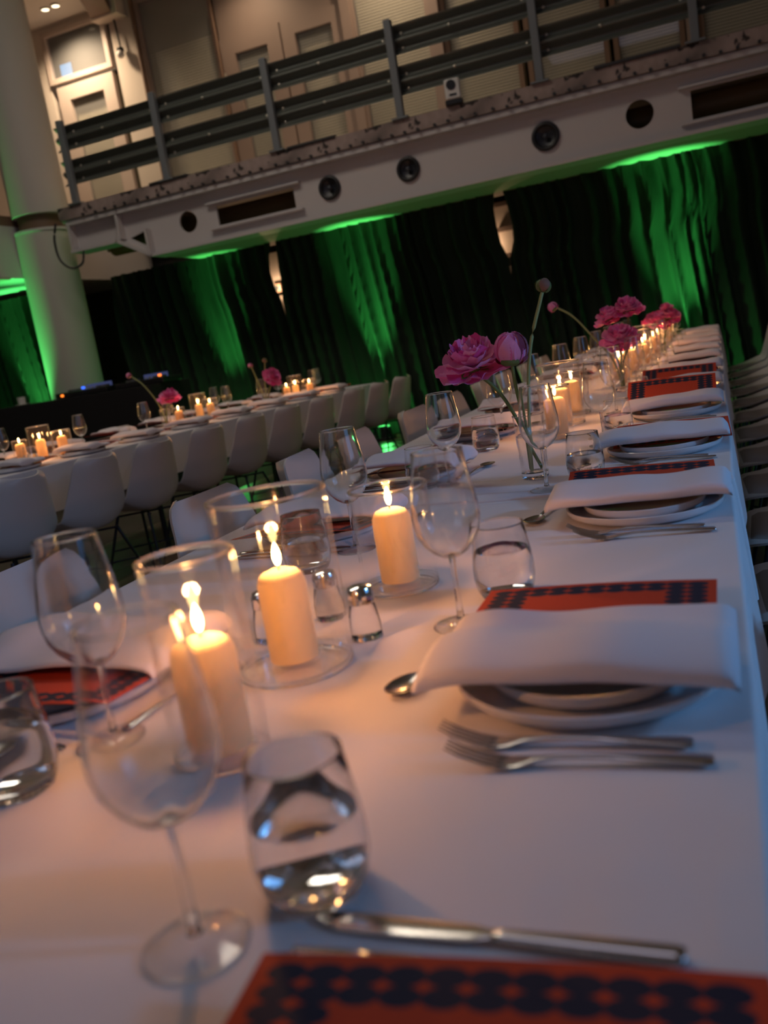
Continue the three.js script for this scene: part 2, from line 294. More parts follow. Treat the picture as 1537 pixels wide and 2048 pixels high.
function glazed(name, x0, x1, y0, y1, { frame = 0.09, blind = true, blindY = null, mat = M.woodFrame, d = 0.08, backing = true } = {}) {
  const o = new THREE.Group(); o.name = name; o.userData.kind = 'structure'; o.position.set((x0 + x1) / 2, y0, WZ); scene.add(o);
  const w = x1 - x0, h = y1 - y0, f = frame;
  part('frame', merge([box(f, h, d, -w / 2 + f / 2, h / 2, 0), box(f, h, d, w / 2 - f / 2, h / 2, 0), box(w - 2 * f, f, d, 0, f / 2, 0), box(w - 2 * f, f, d, 0, h - f / 2, 0)]), mat, o);
  part('pane', box(w - 2 * f, h - 2 * f, 0.006, 0, h / 2, -0.01), M.darkPane, o);
  if (blind) { const b = part('blind', blindGeo(w - 2 * f - 0.02, (blindY ?? h) - 2 * f), M.blind, o); b.position.set(0, f, -0.06); b.userData.kind = 'stuff'; }
  if (backing) part('backing', box(w, h, 0.02, 0, h / 2, -0.14), blind ? std(rgb(0.34, 0.30, 0.2), 0.9) : M.wallDark, o);
  return o;
}
glazed('window_3', -8.90, -7.78, 5.56, 6.28, { blind: false, frame: 0.07, mat: M.woodPale });
glazed('door_1', -8.80, -7.80, 3.22, 5.50, { frame: 0.20, mat: M.woodPale });
glazed('window_4', -7.24, -6.06, 3.42, 6.3, { frame: 0.05, blindY: 2.2 });
{ const d = glazed('door_2', -6.02, -5.11, 3.22, 5.44, { frame: 0.21 }); part('handle', rod([0.36, 1.0, 0.06], [0.36, 1.25, 0.06], 0.012), M.boltLight, d); part('hinge', rod([-0.44, 1.7, 0.05], [-0.44, 1.8, 0.05], 0.012), M.boltLight, d); }
{ const d = glazed('door_3', -5.09, -4.18, 3.22, 5.44, { frame: 0.19 }); part('handle', rod([-0.36, 1.0, 0.06], [-0.36, 1.25, 0.06], 0.012), M.boltLight, d); }
glazed('window_5', -4.10, -3.05, 3.4, 6.28, { frame: 0.06 });
glazed('window_6', -2.92, -1.98, 3.4, 6.28, { frame: 0.06, mat: M.woodDark });
glazed('window_7', -1.92, -0.95, 3.4, 6.28, { frame: 0.06, mat: M.woodDark });
glazed('window_8', -0.9, -0.1, 3.4, 6.28, { frame: 0.06, mat: M.woodDark });
glazed('window_9', 0.05, 1.3, 3.4, 6.28, { frame: 0.06, mat: M.woodDark });
struct('trim_3', merge([rod([-7.27, 3.2, WZ + 0.06], [-7.27, 6.6, WZ + 0.06], 0.03), rod([-6.045, 3.2, WZ + 0.06], [-6.045, 6.4, WZ + 0.06], 0.025)]), M.woodDark);
for (const x of [-4.14, -2.99, -0.02]) struct('trim_4', box(0.13, 3.2, 0.14, x, 4.8, WZ + 0.03), M.woodFrame);
{
  const t = thing('pane_reflection', 'pale blue reflection in the dark pane above the gallery door, as a glowing plate', 'pane_reflection', [-8.66, 5.66, WZ - 0.1]);  // glowing plate stands in for a blue reflection in the pane
  part('case', rbox(0.23, 0.2, 0.03, 0.008, 0, 0.1, -0.02), M.blackPlastic, t);
  part('screen', box(0.2, 0.165, 0.006, 0, 0.1, 0), new THREE.MeshStandardMaterial({ color: 0, emissive: rgb(0.10, 0.42, 0.8), emissiveIntensity: 1.4 }), t);
}
{
  const t = thing('ventilation_unit', 'pale box shaped ventilation unit high on the gallery pier', 'ventilation', [-7.62, 6.12, WZ + 0.12]);
  part('case', rbox(0.46, 0.26, 0.26, 0.015, 0, 0.13, 0), M.wall, t);
  for (let k = 0; k < 5; k++) part('slat', box(0.36, 0.012, 0.02, 0, 0.06 + k * 0.035, 0.135), M.paintSteel, t);
}
{
  const t = thing('security_camera', 'small white security camera hung from a dark conduit on the gallery pier', 'camera', [-7.56, 5.62, WZ + 0.06]);
  part('conduit', rod([0, 0.1, 0], [-0.02, 0.5, 0], 0.014), M.boltDark, t);
  part('mount', new THREE.CylinderGeometry(0.05, 0.05, 0.05, 18).translate(0, 0.09, 0.02), M.blackPlastic, t);
  part('dome', new THREE.SphereGeometry(0.055, 18, 12).translate(0, 0.03, 0.04), M.white, t);
}
function downlight(x, y, z, label, I) {
  const t = thing('downlight', label, 'downlight', [x, y, z]);
  part('ring', new THREE.TorusGeometry(0.06, 0.012, 8, 24).rotateX(Math.PI / 2), M.white, t);
  part('lamp', new THREE.CylinderGeometry(0.055, 0.055, 0.012, 20), new THREE.MeshStandardMaterial({ color: 0, emissive: rgb(1, 0.8, 0.5), emissiveIntensity: 4 }), t);
  const l = new THREE.SpotLight(WARM, I, 12, 1.15, 1, 2); l.position.set(x, y - 0.03, z); l.target.position.set(x, 0, z - 0.5); l.castShadow = true; l.shadow.radius = 3; scene.add(l, l.target);
}
downlight(-8.36, 6.35, -11.3, 'round warm ceiling spot over the gallery door, outer one of the lit pair', L_GALLERY);
downlight(-8.18, 6.35, -11.3, 'round warm ceiling spot over the gallery door, inner one of the lit pair', L_GALLERY);
downlight(-7.55, 6.35, -11.05, 'round warm ceiling spot above the ventilation unit', L_GALLERY * 0.7);
const WH = ['above the double doors', 'beyond the double doors', 'above the middle blinds', 'above the last blinds'];
let dl = 0; for (const [x, I] of [[-5.4, 0.45], [-3.5, 0.8], [-1.6, 0.06], [0.3, 0.06]]) downlight(x, 6.35, -11.2, `unseen round warm spot in the gallery ceiling ${WH[dl++]}`, L_GALLERY * I);  // these four are out of view, placed to light the doors and blinds

// column with its steel collar; side gallery to the left of it
{
  const c = struct('column', new THREE.CylinderGeometry(0.335, 0.335, 3.06, 48).translate(-7.65, 1.53, -9.35), M.column);
  part('upper_shaft', new THREE.CylinderGeometry(0.345, 0.345, 3.6, 48).translate(-7.62, 5.06, -9.35), M.column, c);
  part('collar', new THREE.CylinderGeometry(0.27, 0.27, 0.3, 40).translate(-7.64, 3.15, -9.35), M.woodDark, c);
  part('collar_ring', lathe([[0.27, 3.06], [0.345, 3.06], [0.345, 3.09], [0.27, 3.09]], 40).translate(-7.64, 0, -9.35), M.paintSteel, c);
}
{
  const s = struct('side_balcony', box(2.9, 0.62, 3.2, -9.35, 2.88, -10.35), M.paintSteel);
  part('slab', box(3.0, 0.12, 3.3, -9.4, 3.25, -10.3), M.woodDark, s);
  part('soffit_lip', box(2.95, 0.03, 0.5, -9.33, 2.56, -8.6), M.soffit, s);
}
{
  const t = thing('side_guardrail', 'dark guardrail post and rails beside the round column, cut by the picture edge', 'guardrail', [-8.32, 3.31, -9.0]);
  part('post', rbox(0.075, 0.95, 0.07, 0.008, 0, 0.475, 0), M.post, t);
  for (const y of [0.7, 0.33]) part('rail', rbox(2.0, 0.24, 0.05, 0.02, -1.0, y, -0.05), M.rail, t);
}
single('cable', 'black cable hanging in a loop from the beam end beside the column', 'cable', tube([[-7.04, 3.04, -8.86], [-7.1, 2.85, -8.85], [-7.07, 2.62, -8.85], [-6.95, 2.52, -8.88], [-6.86, 2.56, -8.95], [-6.84, 2.70, -9.0]], 0.014, 8, 30), M.blackPlastic);

// curtains
function curtain(label, x0, x1, gapL, gapR) {                   // gapL / gapR: how far the edge is drawn back at the top
  const n = Math.round((x1 - x0) * 110), ph = rr(0, 9);
  const g = grid(n, 14, (u, v) => {
    const pull = sstep(v, 0.69, 0.82) * (1 - 0.45 * sstep(v, 0.9, 1));
    const a = x0 + gapL * pull, b = x1 - gapR * pull, x = lerp(a, b, u), q = lerp(x0, x1, u) * 1.0 + ph * 0;
    const k = (q + 0.10 * v * 2.475) * 2 * Math.PI;
    const w1 = Math.sin(k * 3.1 + 1.7 * Math.sin(k * 0.63) + 0.9 * Math.sin(k * 1.37)), w2 = Math.sin(k * 6.3 + 2.4 * Math.sin(k * 0.71) + v * 0.8);
    const fold = 0.75 * (1 - 2 * Math.pow(Math.abs(w1), 0.55)) + 0.36 * w2 + 0.2 * Math.sin(k * 1.1 + v * 0.6);
    const sharp = Math.sign(fold) * Math.pow(Math.abs(fold), 0.75);
    return [x + 0.02 * Math.sin(k * 5.1 + 1.3 * Math.sin(k * 1.3)) * (1 - 0.4 * v) + 0.004 * Math.sin(v * 3 + k), 0.015 + v * 2.475, -9.99 + 0.085 * sharp * (1.0 - 0.25 * v)];
  });
  single('curtain', label, 'curtain', g, M.velvet, [0, 0, 0], 0);
}
curtain('dark green floor length curtain drawn beyond the white column at the room corner', -10.9, -7.98, 0, 0);
curtain('dark green pleated curtain from the white column to the first slit', -7.3, -4.90, 0, 0.06);
curtain('dark green pleated curtain hanging between the two lit slits', -4.90, -2.11, 0.06, 0.085);
curtain('dark green pleated curtain from the wider slit past the end of the long table', -2.11, 3.9, 0.085, 0);
// what the slits show: a pale door frame and lit wall behind
{
  const t = struct('wall_panel', box(8.0, 2.4, 0.06, -3.5, 1.25, -10.75), M.wall);
  for (const x of [-2.12, -4.91]) for (const y of [1.86, 2.16, 2.44]) part('trim', box(0.4, 0.05, 0.05, x, y, -10.69), M.woodFrame, t);
  const lamp = (x) => { const o = thing('unseen_wall_lamp', x > -3 ? 'small warm lamp hidden behind the curtain, lighting the wall in the wider slit' : 'small warm lamp hidden behind the curtain, lighting the wall in the narrower slit', 'lamp', [x, 2.0, -10.66]); part('backplate', rbox(0.08, 0.12, 0.02, 0.005, 0, 0, -0.02), M.woodDark, o); part('bulb', new THREE.SphereGeometry(0.03, 14, 10).translate(0, 0, 0.05), new THREE.MeshStandardMaterial({ color: 0, emissive: rgb(1, 0.75, 0.45), emissiveIntensity: 0.5 }), o); const l = new THREE.PointLight(rgb(1, 0.62, 0.36), 0.3); l.position.set(x, 2.0, -10.61); l.castShadow = true; scene.add(l); };
  lamp(-2.45); lamp(-5.25);  // unseen lamps behind the curtains, placed to light the wall in the slits
}
// green uplights on the floor at the foot of the curtains
function uplight(x, z, tx, tz, label, I = 1, ang = 0.2, aim = 1.55) {
  const t = thing('uplight', label, 'uplight', [x, 0, z]);
  part('base', rbox(0.2, 0.03, 0.2, 0.008, 0, 0.015, 0), M.blackPlastic, t);
  part('housing', new THREE.CylinderGeometry(0.075, 0.085, 0.12, 24).translate(0, 0.09, 0), M.blackPlastic, t);
  part('lens', new THREE.CylinderGeometry(0.066, 0.066, 0.012, 24).translate(0, 0.155, 0), new THREE.MeshStandardMaterial({ color: 0, emissive: GREEN, emissiveIntensity: 1.2 }), t);
  const l = new THREE.SpotLight(GREEN, L_GREEN * I, 14, ang, 1, 2); l.position.set(x, 0.17, z); l.target.position.set(tx, aim, tz); l.castShadow = true; l.shadow.radius = 2; scene.add(l, l.target);
  const spill = new THREE.PointLight(GREEN, L_GREEN * I * 0.014, 0, 2); spill.position.set(x, 0.19, z); spill.castShadow = true; spill.shadow.radius = 2; scene.add(spill);
}
uplight(-0.30, -9.66, -0.36, -9.97, 'round green floor uplight at the curtain foot behind the end of the long table', 1.2, 0.30);
uplight(-3.72, -9.66, -3.76, -9.97, 'round green floor uplight glowing between the chairs at the curtain foot', 1.1, 0.26);
uplight(-5.70, -9.66, -5.74, -9.97, 'round green floor uplight at the curtain foot near the column', 0.8, 0.24);
uplight(-8.18, -8.75, -7.86, -9.13, 'round green floor uplight at the foot of the column', 0.8, 0.3, 2.3);
uplight(-8.75, -9.66, -8.78, -9.97, 'round green floor uplight at the corner curtain', 1.1, 0.32);

// ------------------------------------------------------------------ tables and cloths
const TY = 0.75;
function tableclothGeo(x0, x1, z0, z1, hem, ph, amp = 1, ends = false) {
  const r = 0.007, pts = [], rc = 0.02;
  const step = 0.03, per = [];
  const corner = (cx, cz, a0) => { for (let k = 0; k <= 4; k++) { const a = a0 + k / 4 * Math.PI / 2; per.push([cx + rc * Math.cos(a), cz + rc * Math.sin(a), Math.cos(a), Math.sin(a)]); } };
  const run = (ax, az, bx, bz, nx, nz) => { const n = Math.max(2, Math.round(Math.hypot(bx - ax, bz - az) / step)); for (let k = 1; k < n; k++) per.push([lerp(ax, bx, k / n), lerp(az, bz, k / n), nx, nz]); };
  corner(x1 - rc, z1 - rc, 0); run(x1 - rc, z1, x0 + rc, z1, 0, 1); corner(x0 + rc, z1 - rc, Math.PI / 2); run(x0, z1 - rc, x0, z0 + rc, -1, 0); corner(x0 + rc, z0 + rc, Math.PI); run(x0 + rc, z0, x1 - rc, z0, 0, -1); corner(x1 - rc, z0 + rc, Math.PI * 1.5); run(x1, z0 + rc, x1, z1 - rc, 1, 0);
  const N = per.length, rows = [], V = [0, 0.2, 0.4, 0.6, 0.8, 0.95, 1];
  let s = 0; const S = per.map((p, i) => { if (i) s += Math.hypot(p[0] - per[i - 1][0], p[1] - per[i - 1][1]); return s; });
  const ring = (f) => rows.push(per.map((p, i) => f(p, S[i])));
  for (const v of V) ring((p, q) => { const k = 1 - v, o = amp * Math.pow(k, 0.8) * (0.018 * Math.sin(q * 8.3 + ph + 1.4 * Math.sin(q * 1.9)) + 0.012 * Math.sin(q * 15 + 2 * Math.sin(q * 2.7 + ph)) + 0.026) + amp * 0.006 * Math.sin(q * 2.6 + ph) ; return [p[0] + p[2] * o, lerp(hem, TY - r, v), p[1] + p[3] * (ends ? 0 : o)]; });
  for (const a of [0.35, 0.75, 1.15, Math.PI / 2]) ring((p, q) => { const c = -r + r * Math.cos(a), o = c + amp * 0.006 * Math.sin(q * 2.6 + ph); return [p[0] + p[2] * o, TY - r + r * Math.sin(a), p[1] + p[3] * (ends ? c : o)]; });
  ring((p) => [p[0] - p[2] * 0.03, TY, p[1] - p[3] * 0.03]);
  const pos = [], idx = [], uv = [];
  for (const row of rows) for (const p of row) { pos.push(...p); uv.push(p[0] + p[1], p[2] + p[1]); }
  for (let j = 0; j < rows.length - 1; j++) for (let i = 0; i < N; i++) { const a = j * N + i, b = j * N + (i + 1) % N; idx.push(a, a + N, b + N, a, b + N, b); }
  const cap = geoFrom([x0 + .03, TY, z0 + .03, x1 - .03, TY, z0 + .03, x1 - .03, TY, z1 - .03, x0 + .03, TY, z1 - .03], [0, 2, 1, 0, 3, 2], [x0, z0, x1, z0, x1, z1, x0, z1]);
  return mergeGeometries([geoFrom(pos, idx, uv), cap]);
}
function table(name, label, pos, turn, len, w) {
  const t = thing(name, label, 'table', pos, turn);
  part('table_top', rbox(w, 0.03, len, 0.006, 0, TY - 0.02, 0), M.woodDark, t);
  for (const x of [-1, 1]) for (let k = 0; k <= 4; k++) part('leg', rod([x * (w / 2 - 0.12), 0, (k / 4 - 0.5) * (len - 0.3)], [x * (w / 2 - 0.12), TY - 0.03, (k / 4 - 0.5) * (len - 0.3)], 0.018), M.wire, t);
}
table('banquet_table', 'long banquet table under white cloths reaching towards the green curtain', [-0.53, 0, -3.87], 0, 8.6, 1.03);
single('tablecloth', 'white tablecloth on the camera end of the long table, up to the crossing seam', 'tablecloth', tableclothGeo(-1.06, 0, -1.778, 0.45, 0.50, 0.4, 0.6, true), M.cloth);
single('tablecloth', 'white tablecloth on the long table beyond the crossing seam, under the peonies', 'tablecloth', tableclothGeo(-1.06, 0, -8.24, -1.792, 0.50, 2.0, 0.45, true), M.cloth);
// the second table, a little turned: a(t, s) is the point t metres along it and s metres in from its edge facing us
const LT = { o: [-3.47, -3.5], d: [0.0925, -0.9957] }, LTURN = -Math.atan2(0.0925, 0.9957);
const lt = (t, s) => [LT.o[0] + LT.d[0] * t - 0.9957 * s, LT.o[1] + LT.d[1] * t - 0.0925 * s];
{
  const c = lt(1.3, 0.5);
  table('banquet_table', 'second white covered table in front of the black desk', [c[0], 0, c[1]], LTURN, 6.0, 0.96);
  single('tablecloth', 'white tablecloth on the second table, hanging behind the row of white chairs', 'tablecloth', tableclothGeo(-0.5, 0.5, -3.08, 3.08, 0.50, 1.0, 0.5), M.cloth, [c[0], 0, c[1]], LTURN);
}

// ------------------------------------------------------------------ shell chairs
const chairProto = (() => {
  const spine = [[0.215, 0.405], [0.205, 0.428], [0.17, 0.438], [0.08, 0.425], [-0.04, 0.412], [-0.12, 0.425], [-0.165, 0.475], [-0.19, 0.56], [-0.215, 0.66], [-0.245, 0.775]];
  const cv = new THREE.CatmullRomCurve3(spine.map((p) => new THREE.Vector3(p[0], p[1], 0)));
  const LUT = cv.getSpacedPoints(60);
  const at = (v) => { const k = v * 60, i = Math.min(59, Math.floor(k)); return LUT[i].clone().lerp(LUT[i + 1], k - i); };
  const surf = (off) => (u, v) => {
    const q = u * 2 - 1, p = at(v), a = at(Math.max(0, v - 0.01)), b = at(Math.min(1, v + 0.01)), t = b.sub(a).normalize(), n = new THREE.Vector3(-t.y, t.x, 0).multiplyScalar(-1);
    const back = sstep(v, 0.45, 0.8);
    let w = lerp(0.205, 0.238, sstep(v, 0, 0.42)) - 0.075 * sstep(v, 0.55, 1.0);
    const R = v > 0.5 ? 0.085 : 0.13, d = Math.min(v, 1 - v); if (d < R) { const e = (R - d) / R; w *= 1 - (v > 0.5 ? 0.30 : 0.30) * (1 - Math.sqrt(Math.max(0, 1 - e * e))); }
    const e2 = Math.abs(q) ** 2.2, curl = e2 * (0.085 * sstep(v, 0.05, 0.45) * (1 - 0.15 * back));
    // curl lifts the rim: towards +y on the seat, towards +x on the back
    return [p.x + (-n.x) * -curl * 0 + t.y * curl + off * -t.y * -1 * 1 + 0, p.y + (-t.x) * -1 * -curl * -1 * 0 + Math.abs(t.x) * curl + off * Math.abs(t.x), q * w * (1 - 0.03 * e2)];
  };
  const top = grid(20, 44, surf(0.0035)), bot = grid(20, 44, surf(-0.0035));
  { const i = bot.index.array; for (let k = 0; k < i.length; k += 3) { const s = i[k]; i[k] = i[k + 1]; i[k + 1] = s; } bot.computeVertexNormals(); }
  // rim
  const pos = [], idx = [], loop = []; for (let i = 0; i <= 20; i++) loop.push([i / 20, 0]); for (let j = 1; j <= 44; j++) loop.push([1, j / 44]); for (let i = 19; i >= 0; i--) loop.push([i / 20, 1]); for (let j = 43; j >= 1; j--) loop.push([0, j / 44]);
  loop.forEach(([u, v]) => { pos.push(...surf(0.0035)(u, v), ...surf(-0.0035)(u, v)); });
  for (let k = 0; k < loop.length; k++) { const a = 2 * k, b = 2 * ((k + 1) % loop.length); idx.push(a, b, b + 1, a, b + 1, a + 1); }
  const pad = grid(22, 16, (u, v) => { const q = u * 2 - 1, p = v * 2 - 1, off = 0.003 + 0.016 * (1 - Math.pow(Math.max(Math.abs(q), Math.abs(p)), 5)); return surf(off)(0.5 + 0.40 * q * Math.sqrt(1 - 0.25 * p * p), 0.075 + 0.40 * v); });
  return { shell: merge([top, bot, geoFrom(pos, idx)]), pad };
})();
const chairLegs = [[1, 1], [1, -1], [-1, 1], [-1, -1]].map(([a, b]) => rod([a * 0.11 - 0.01, 0.402, b * 0.10], [a * 0.21 - 0.02, 0, b * 0.21], 0.009, 8, 0.007));
const chairBraces = [rod([0.11, 0.40, 0.10], [-0.13, 0.40, -0.10], 0.006), rod([0.11, 0.395, -0.10], [-0.13, 0.395, 0.10], 0.006), rod([0.14, 0.2, 0.155], [-0.16, 0.2, -0.155], 0.005), rod([0.14, 0.21, -0.155], [-0.16, 0.21, 0.155], 0.005)];
let chair0 = null;
function chair(x, z, turn, label, group) {                      // faces +x before the turn
  if (!chair0) {
    chair0 = thing('shell_chair', label, 'chair', [x, 0, z], turn, group);
    part('seat_shell', chairProto.shell, M.shell, chair0); part('seat_pad', chairProto.pad, M.pad, chair0, 'grey seat pad');
    for (const l of chairLegs) part('leg', l, M.wire, chair0);
    for (const b of chairBraces) part('brace', b, M.wire, chair0);
    return chair0;
  }
  return copy(chair0, [x, 0, z], turn, label, group);
}
// the second table's row, backs to us
[[-2.93, -2.78], [-2.93, -3.28], [-2.896, -3.778], [-2.863, -4.242], [-2.827, -4.745], [-2.794, -5.228], [-2.761, -5.705], [-2.725, -6.215], [-2.686, -6.76], [-2.652, -7.25], [-2.618, -7.745]].forEach(([x, z], i) => {
  chair(x - 0.245, z + 0.12, Math.PI + LTURN + rr(-0.03, 0.03), `white shell chair at the second table seen from behind, ${i ? ORD[i] : 'nearest'} in its row`, 'white shell chairs along the second table');
});
[-0.85, -1.5, -2.14, -2.78, -3.3, -4.0, -4.6, -5.35, -6.0, -6.7, -7.4].forEach((z, i) => chair(-1.42 + 0.245, z + 0.10, rr(-0.12, 0.12), `white shell chair on the left side of the long table, ${ORD[i]} from the camera`, 'white shell chairs facing us across the long table'));
[-0.85, -1.46, -2.05, -2.62, -3.2, -3.76, -4.34, -4.92, -5.5, -6.1, -6.7, -7.3, -7.9].forEach((z, i) => chair(0.21, z, Math.PI + rr(-0.05, 0.05), `white shell chair pushed under the right side of the long table, ${ORD[i]} from the camera`, 'white shell chairs along the near edge of the long table'));

// ------------------------------------------------------------------ glassware
const bowlOut = [[0.0045, 0.088], [0.012, 0.0905], [0.022, 0.097], [0.032, 0.108], [0.0385, 0.120], [0.0415, 0.132], [0.0422, 0.142], [0.0412, 0.155], [0.0385, 0.175], [0.0348, 0.198], [0.0315, 0.222]];
const thick = 0.0011;
const bowlIn = bowlOut.slice(1).reverse().map(([r, y], i, a) => [i < a.length - 1 ? Math.max(0.001, r - thick) : r - 0.002, y + (i === 0 ? 0 : 0.0012)]);
const footGlass = lathe([[0, 0.0008], [0.0345, 0.0006], [0.0355, 0.0014], [0.0345, 0.0024], [0.02, 0.004], [0.009, 0.0065], [0.0048, 0.011]], 44);
const wineRim = new THREE.TorusGeometry(0.031, 0.0009, 8, 44).rotateX(Math.PI / 2).translate(0, 0.2222, 0);
const footRim = new THREE.TorusGeometry(0.0347, 0.0011, 8, 48).rotateX(Math.PI / 2).translate(0, 0.0014, 0);
const stemProf = [[0, 0.0065], [0.0058, 0.0095], [0.0045, 0.013], [0.0036, 0.03], [0.0034, 0.06], [0.004, 0.08], [0.0046, 0.0885]];
const wineBowlPane = lathe([...bowlOut.map((p) => [...p]), ...bowlIn, [0, 0.0925]], 44);
const wineStem = lathe([...stemProf, [0, 0.0895]], 28);
function wineGlass(x, z, label, group, y = TY, solid = false, turn = 0) {
  const t = thing('wine_glass', label, 'wine glass', [x, y, z], turn, group);
  part('bowl', wineBowlPane, solid ? M.glass : M.pane, t); part('stem', wineStem, M.glass, t); part('foot', footGlass, M.pane, t); part('foot_rim', footRim, M.glass, t); part('rim', wineRim, M.rimGlass, t); return t;
}
const tumblerOut = [[0.030, 0.0], [0.034, 0.003], [0.0385, 0.012], [0.0415, 0.028], [0.0415, 0.042], [0.0395, 0.062], [0.0365, 0.082], [0.034, 0.100]];
const tumblerBase = lathe([[0, 0.0], [0.030, 0.0], [0.034, 0.003], [0.0375, 0.010], [0.036, 0.0115], [0.02, 0.0095], [0, 0.009]], 36);
const tumblerWall = lathe([...tumblerOut.slice(1), [0.0328, 0.1003], ...tumblerOut.slice(2).reverse().map(([r, y]) => [r - 0.0013, y]), [tumblerOut[1][0], tumblerOut[1][1]]], 40);
const tumblerRim = new THREE.TorusGeometry(0.0334, 0.0009, 8, 40).rotateX(Math.PI / 2).translate(0, 0.1003, 0);
const waterProf = (h) => { const l = [[0, 0.0105], [0.02, 0.011], [0.0355, 0.0135]]; for (const [r, y] of tumblerOut) if (y > 0.014 && y < h) l.push([r - 0.0015, y]); const f = sstep(h, 0.028, 0.1); l.push([lerp(0.0399, 0.0324, f), h], [0, h]); return lathe(l, 36); };
const waters = [waterProf(0.058), waterProf(0.066), waterProf(0.055)];
function tumbler(x, z, label, group, k = 0, solid = false, y = TY) {
  const t = thing('tumbler', label, 'glass', [x, y, z], rr(0, 6), group);
  part('wall', tumblerWall, solid ? M.glass : M.pane, t); part('base', tumblerBase, M.glass, t); part('rim', tumblerRim, M.rimGlass, t);
  if (k >= 0) part('water', waters[k % 3], M.water, t, 'clear water');
  return t;
}
const bodyGeo = (() => lathe([[0, 0], [0.0275, 0], [0.029, 0.0015], [0.029, 0.088], [0.0284, 0.095], [0.0262, 0.101], [0.0215, 0.1058], [0.0145, 0.1085], [0.007, 0.1092], [0, 0.1085]], 36))();
const wickGeo = tube([[0, 0.107, 0], [0.0003, 0.113, 0], [0.0016, 0.118, 0]], 0.0009, 6, 6);
const flameGeo = lathe([[0, 0.113], [0.0030, 0.116], [0.0046, 0.121], [0.0050, 0.126], [0.0044, 0.131], [0.0030, 0.136], [0.0013, 0.140], [0, 0.142]], 16);
function candle(x, z, label, group, scale = 1, y = TY + 0.013, I = 1) {
  const t = thing('pillar_candle', label, 'candle', [x, y, z], rr(0, 6), group);
  part('wax', bodyGeo, M.wax, t); part('wick', wickGeo, M.wick, t); part('flame', flameGeo, M.flame, t);
  const l = new THREE.PointLight(CANDLE, L_CANDLE * I, 0, 2); l.position.set(x, y + 0.134, z); l.castShadow = true; l.shadow.radius = 0.35; scene.add(l);
  return t;
}
const vesselCache = new Map();
function vessel(r, h) {
  const k = r + '_' + h; if (vesselCache.has(k)) return vesselCache.get(k);
  const g = { wall: lathe([[r, 0.011], [r, h - 0.001], [r - 0.0035, h - 0.001], [r - 0.0035, 0.012]], 56), rim: new THREE.TorusGeometry(r - 0.0018, 0.0024, 8, 56).rotateX(Math.PI / 2).translate(0, h - 0.0005, 0), base: lathe([[0, 0.0006], [r - 0.003, 0.0006], [r, 0.003], [r, 0.0108], [r - 0.004, 0.0112], [0, 0.0108]], 56), ring: new THREE.TorusGeometry(r - 0.004, 0.0034, 8, 56).rotateX(Math.PI / 2).translate(0, 0.0048, 0) };
  vesselCache.set(k, g); return g;
}
function hurricane(x, z, r, h, label, group, y = TY) {
  const g = vessel(r, h), t = thing('hurricane_glass', label, 'candle holder', [x, y, z], rr(0, 6), group);
  part('wall', g.wall, M.pane, t); part('rim', g.rim, M.rimGlass, t); part('base', g.base, M.pane, t); part('foot_ring', g.ring, M.glass, t); return t;
}

// ------------------------------------------------------------------ plates, napkins, menus, cutlery
const plateGeo = (R, h) => lathe([[0, 0], [R * 0.72, 0], [R * 0.86, 0.002], [R * 0.955, 0.008], [R * 0.985, h * 0.6], [R, h - 0.001], [R - 0.0015, h], [R - 0.004, h - 0.0005], [R - 0.008, h * 0.55], [R - 0.016, 0.0075], [R * 0.8, 0.0055], [0, 0.005]], 72);
const bigPlate = plateGeo(0.134, 0.020), smallPlate = plateGeo(0.104, 0.020);
// folded linen: a thick soft strip lying along x, its rounded fold towards +z
function napkinGeo(k) {
  const n = 40, m = 28, L = 0.293 + 0.01 * Math.sin(k), pos = [], idx = [];
  const prof = (a) => { const c = Math.cos(a), s = Math.sin(a), w = 0.088; const z = w * Math.sign(c) * Math.pow(Math.abs(c), 0.75), hh = c > 0 ? 0.0165 : 0.009; return [z, hh * Math.sign(s) * Math.pow(Math.abs(s), 0.6)]; };
  for (let i = 0; i <= n; i++) {
    const u = i / n, x = (u - 0.5) * L, e = Math.min(u, 1 - u) * L, sh = 1 - 0.35 * Math.pow(clamp(1 - e / 0.012, 0, 1), 2);
    const droop = -0.008 * Math.pow(clamp((0.5 - u) * 2 - 0.55, 0, 1) / 0.45, 2) - 0.004 * Math.pow(clamp((u - 0.5) * 2 - 0.6, 0, 1) / 0.4, 2);
    for (let j = 0; j < m; j++) { const [z, y] = prof(j / m * Math.PI * 2); const wob = 0.0022 * Math.sin(x * 22 + k * 2 + z * 15) + 0.0015 * Math.sin(x * 47 + k) ; pos.push(x, (y + 0.0165) * sh + droop + (y > 0 ? wob : wob * 0.5) + (y > 0 ? 0.0035 * Math.sin(z * 40 + k) : 0), z + 0.004 * Math.sin(x * 9 + k) + (x * 0.03 * Math.sin(k * 3))); }
  }
  for (let i = 0; i < n; i++) for (let j = 0; j < m; j++) { const a = i * m + j, b = i * m + (j + 1) % m; idx.push(a, b, b + m, a, b + m, a + m); }
  for (const e of [0, n]) { const c = pos.length / 3; let s = [0, 0, 0]; for (let j = 0; j < m; j++) for (let q = 0; q < 3; q++) s[q] += pos[(e * m + j) * 3 + q] / m; pos.push(...s); for (let j = 0; j < m; j++) { const a = e * m + j, b = e * m + (j + 1) % m; e ? idx.push(c, a, b) : idx.push(c, b, a); } }
  return geoFrom(pos, idx);
}
const napkins = [0, 1, 2, 3].map(napkinGeo);
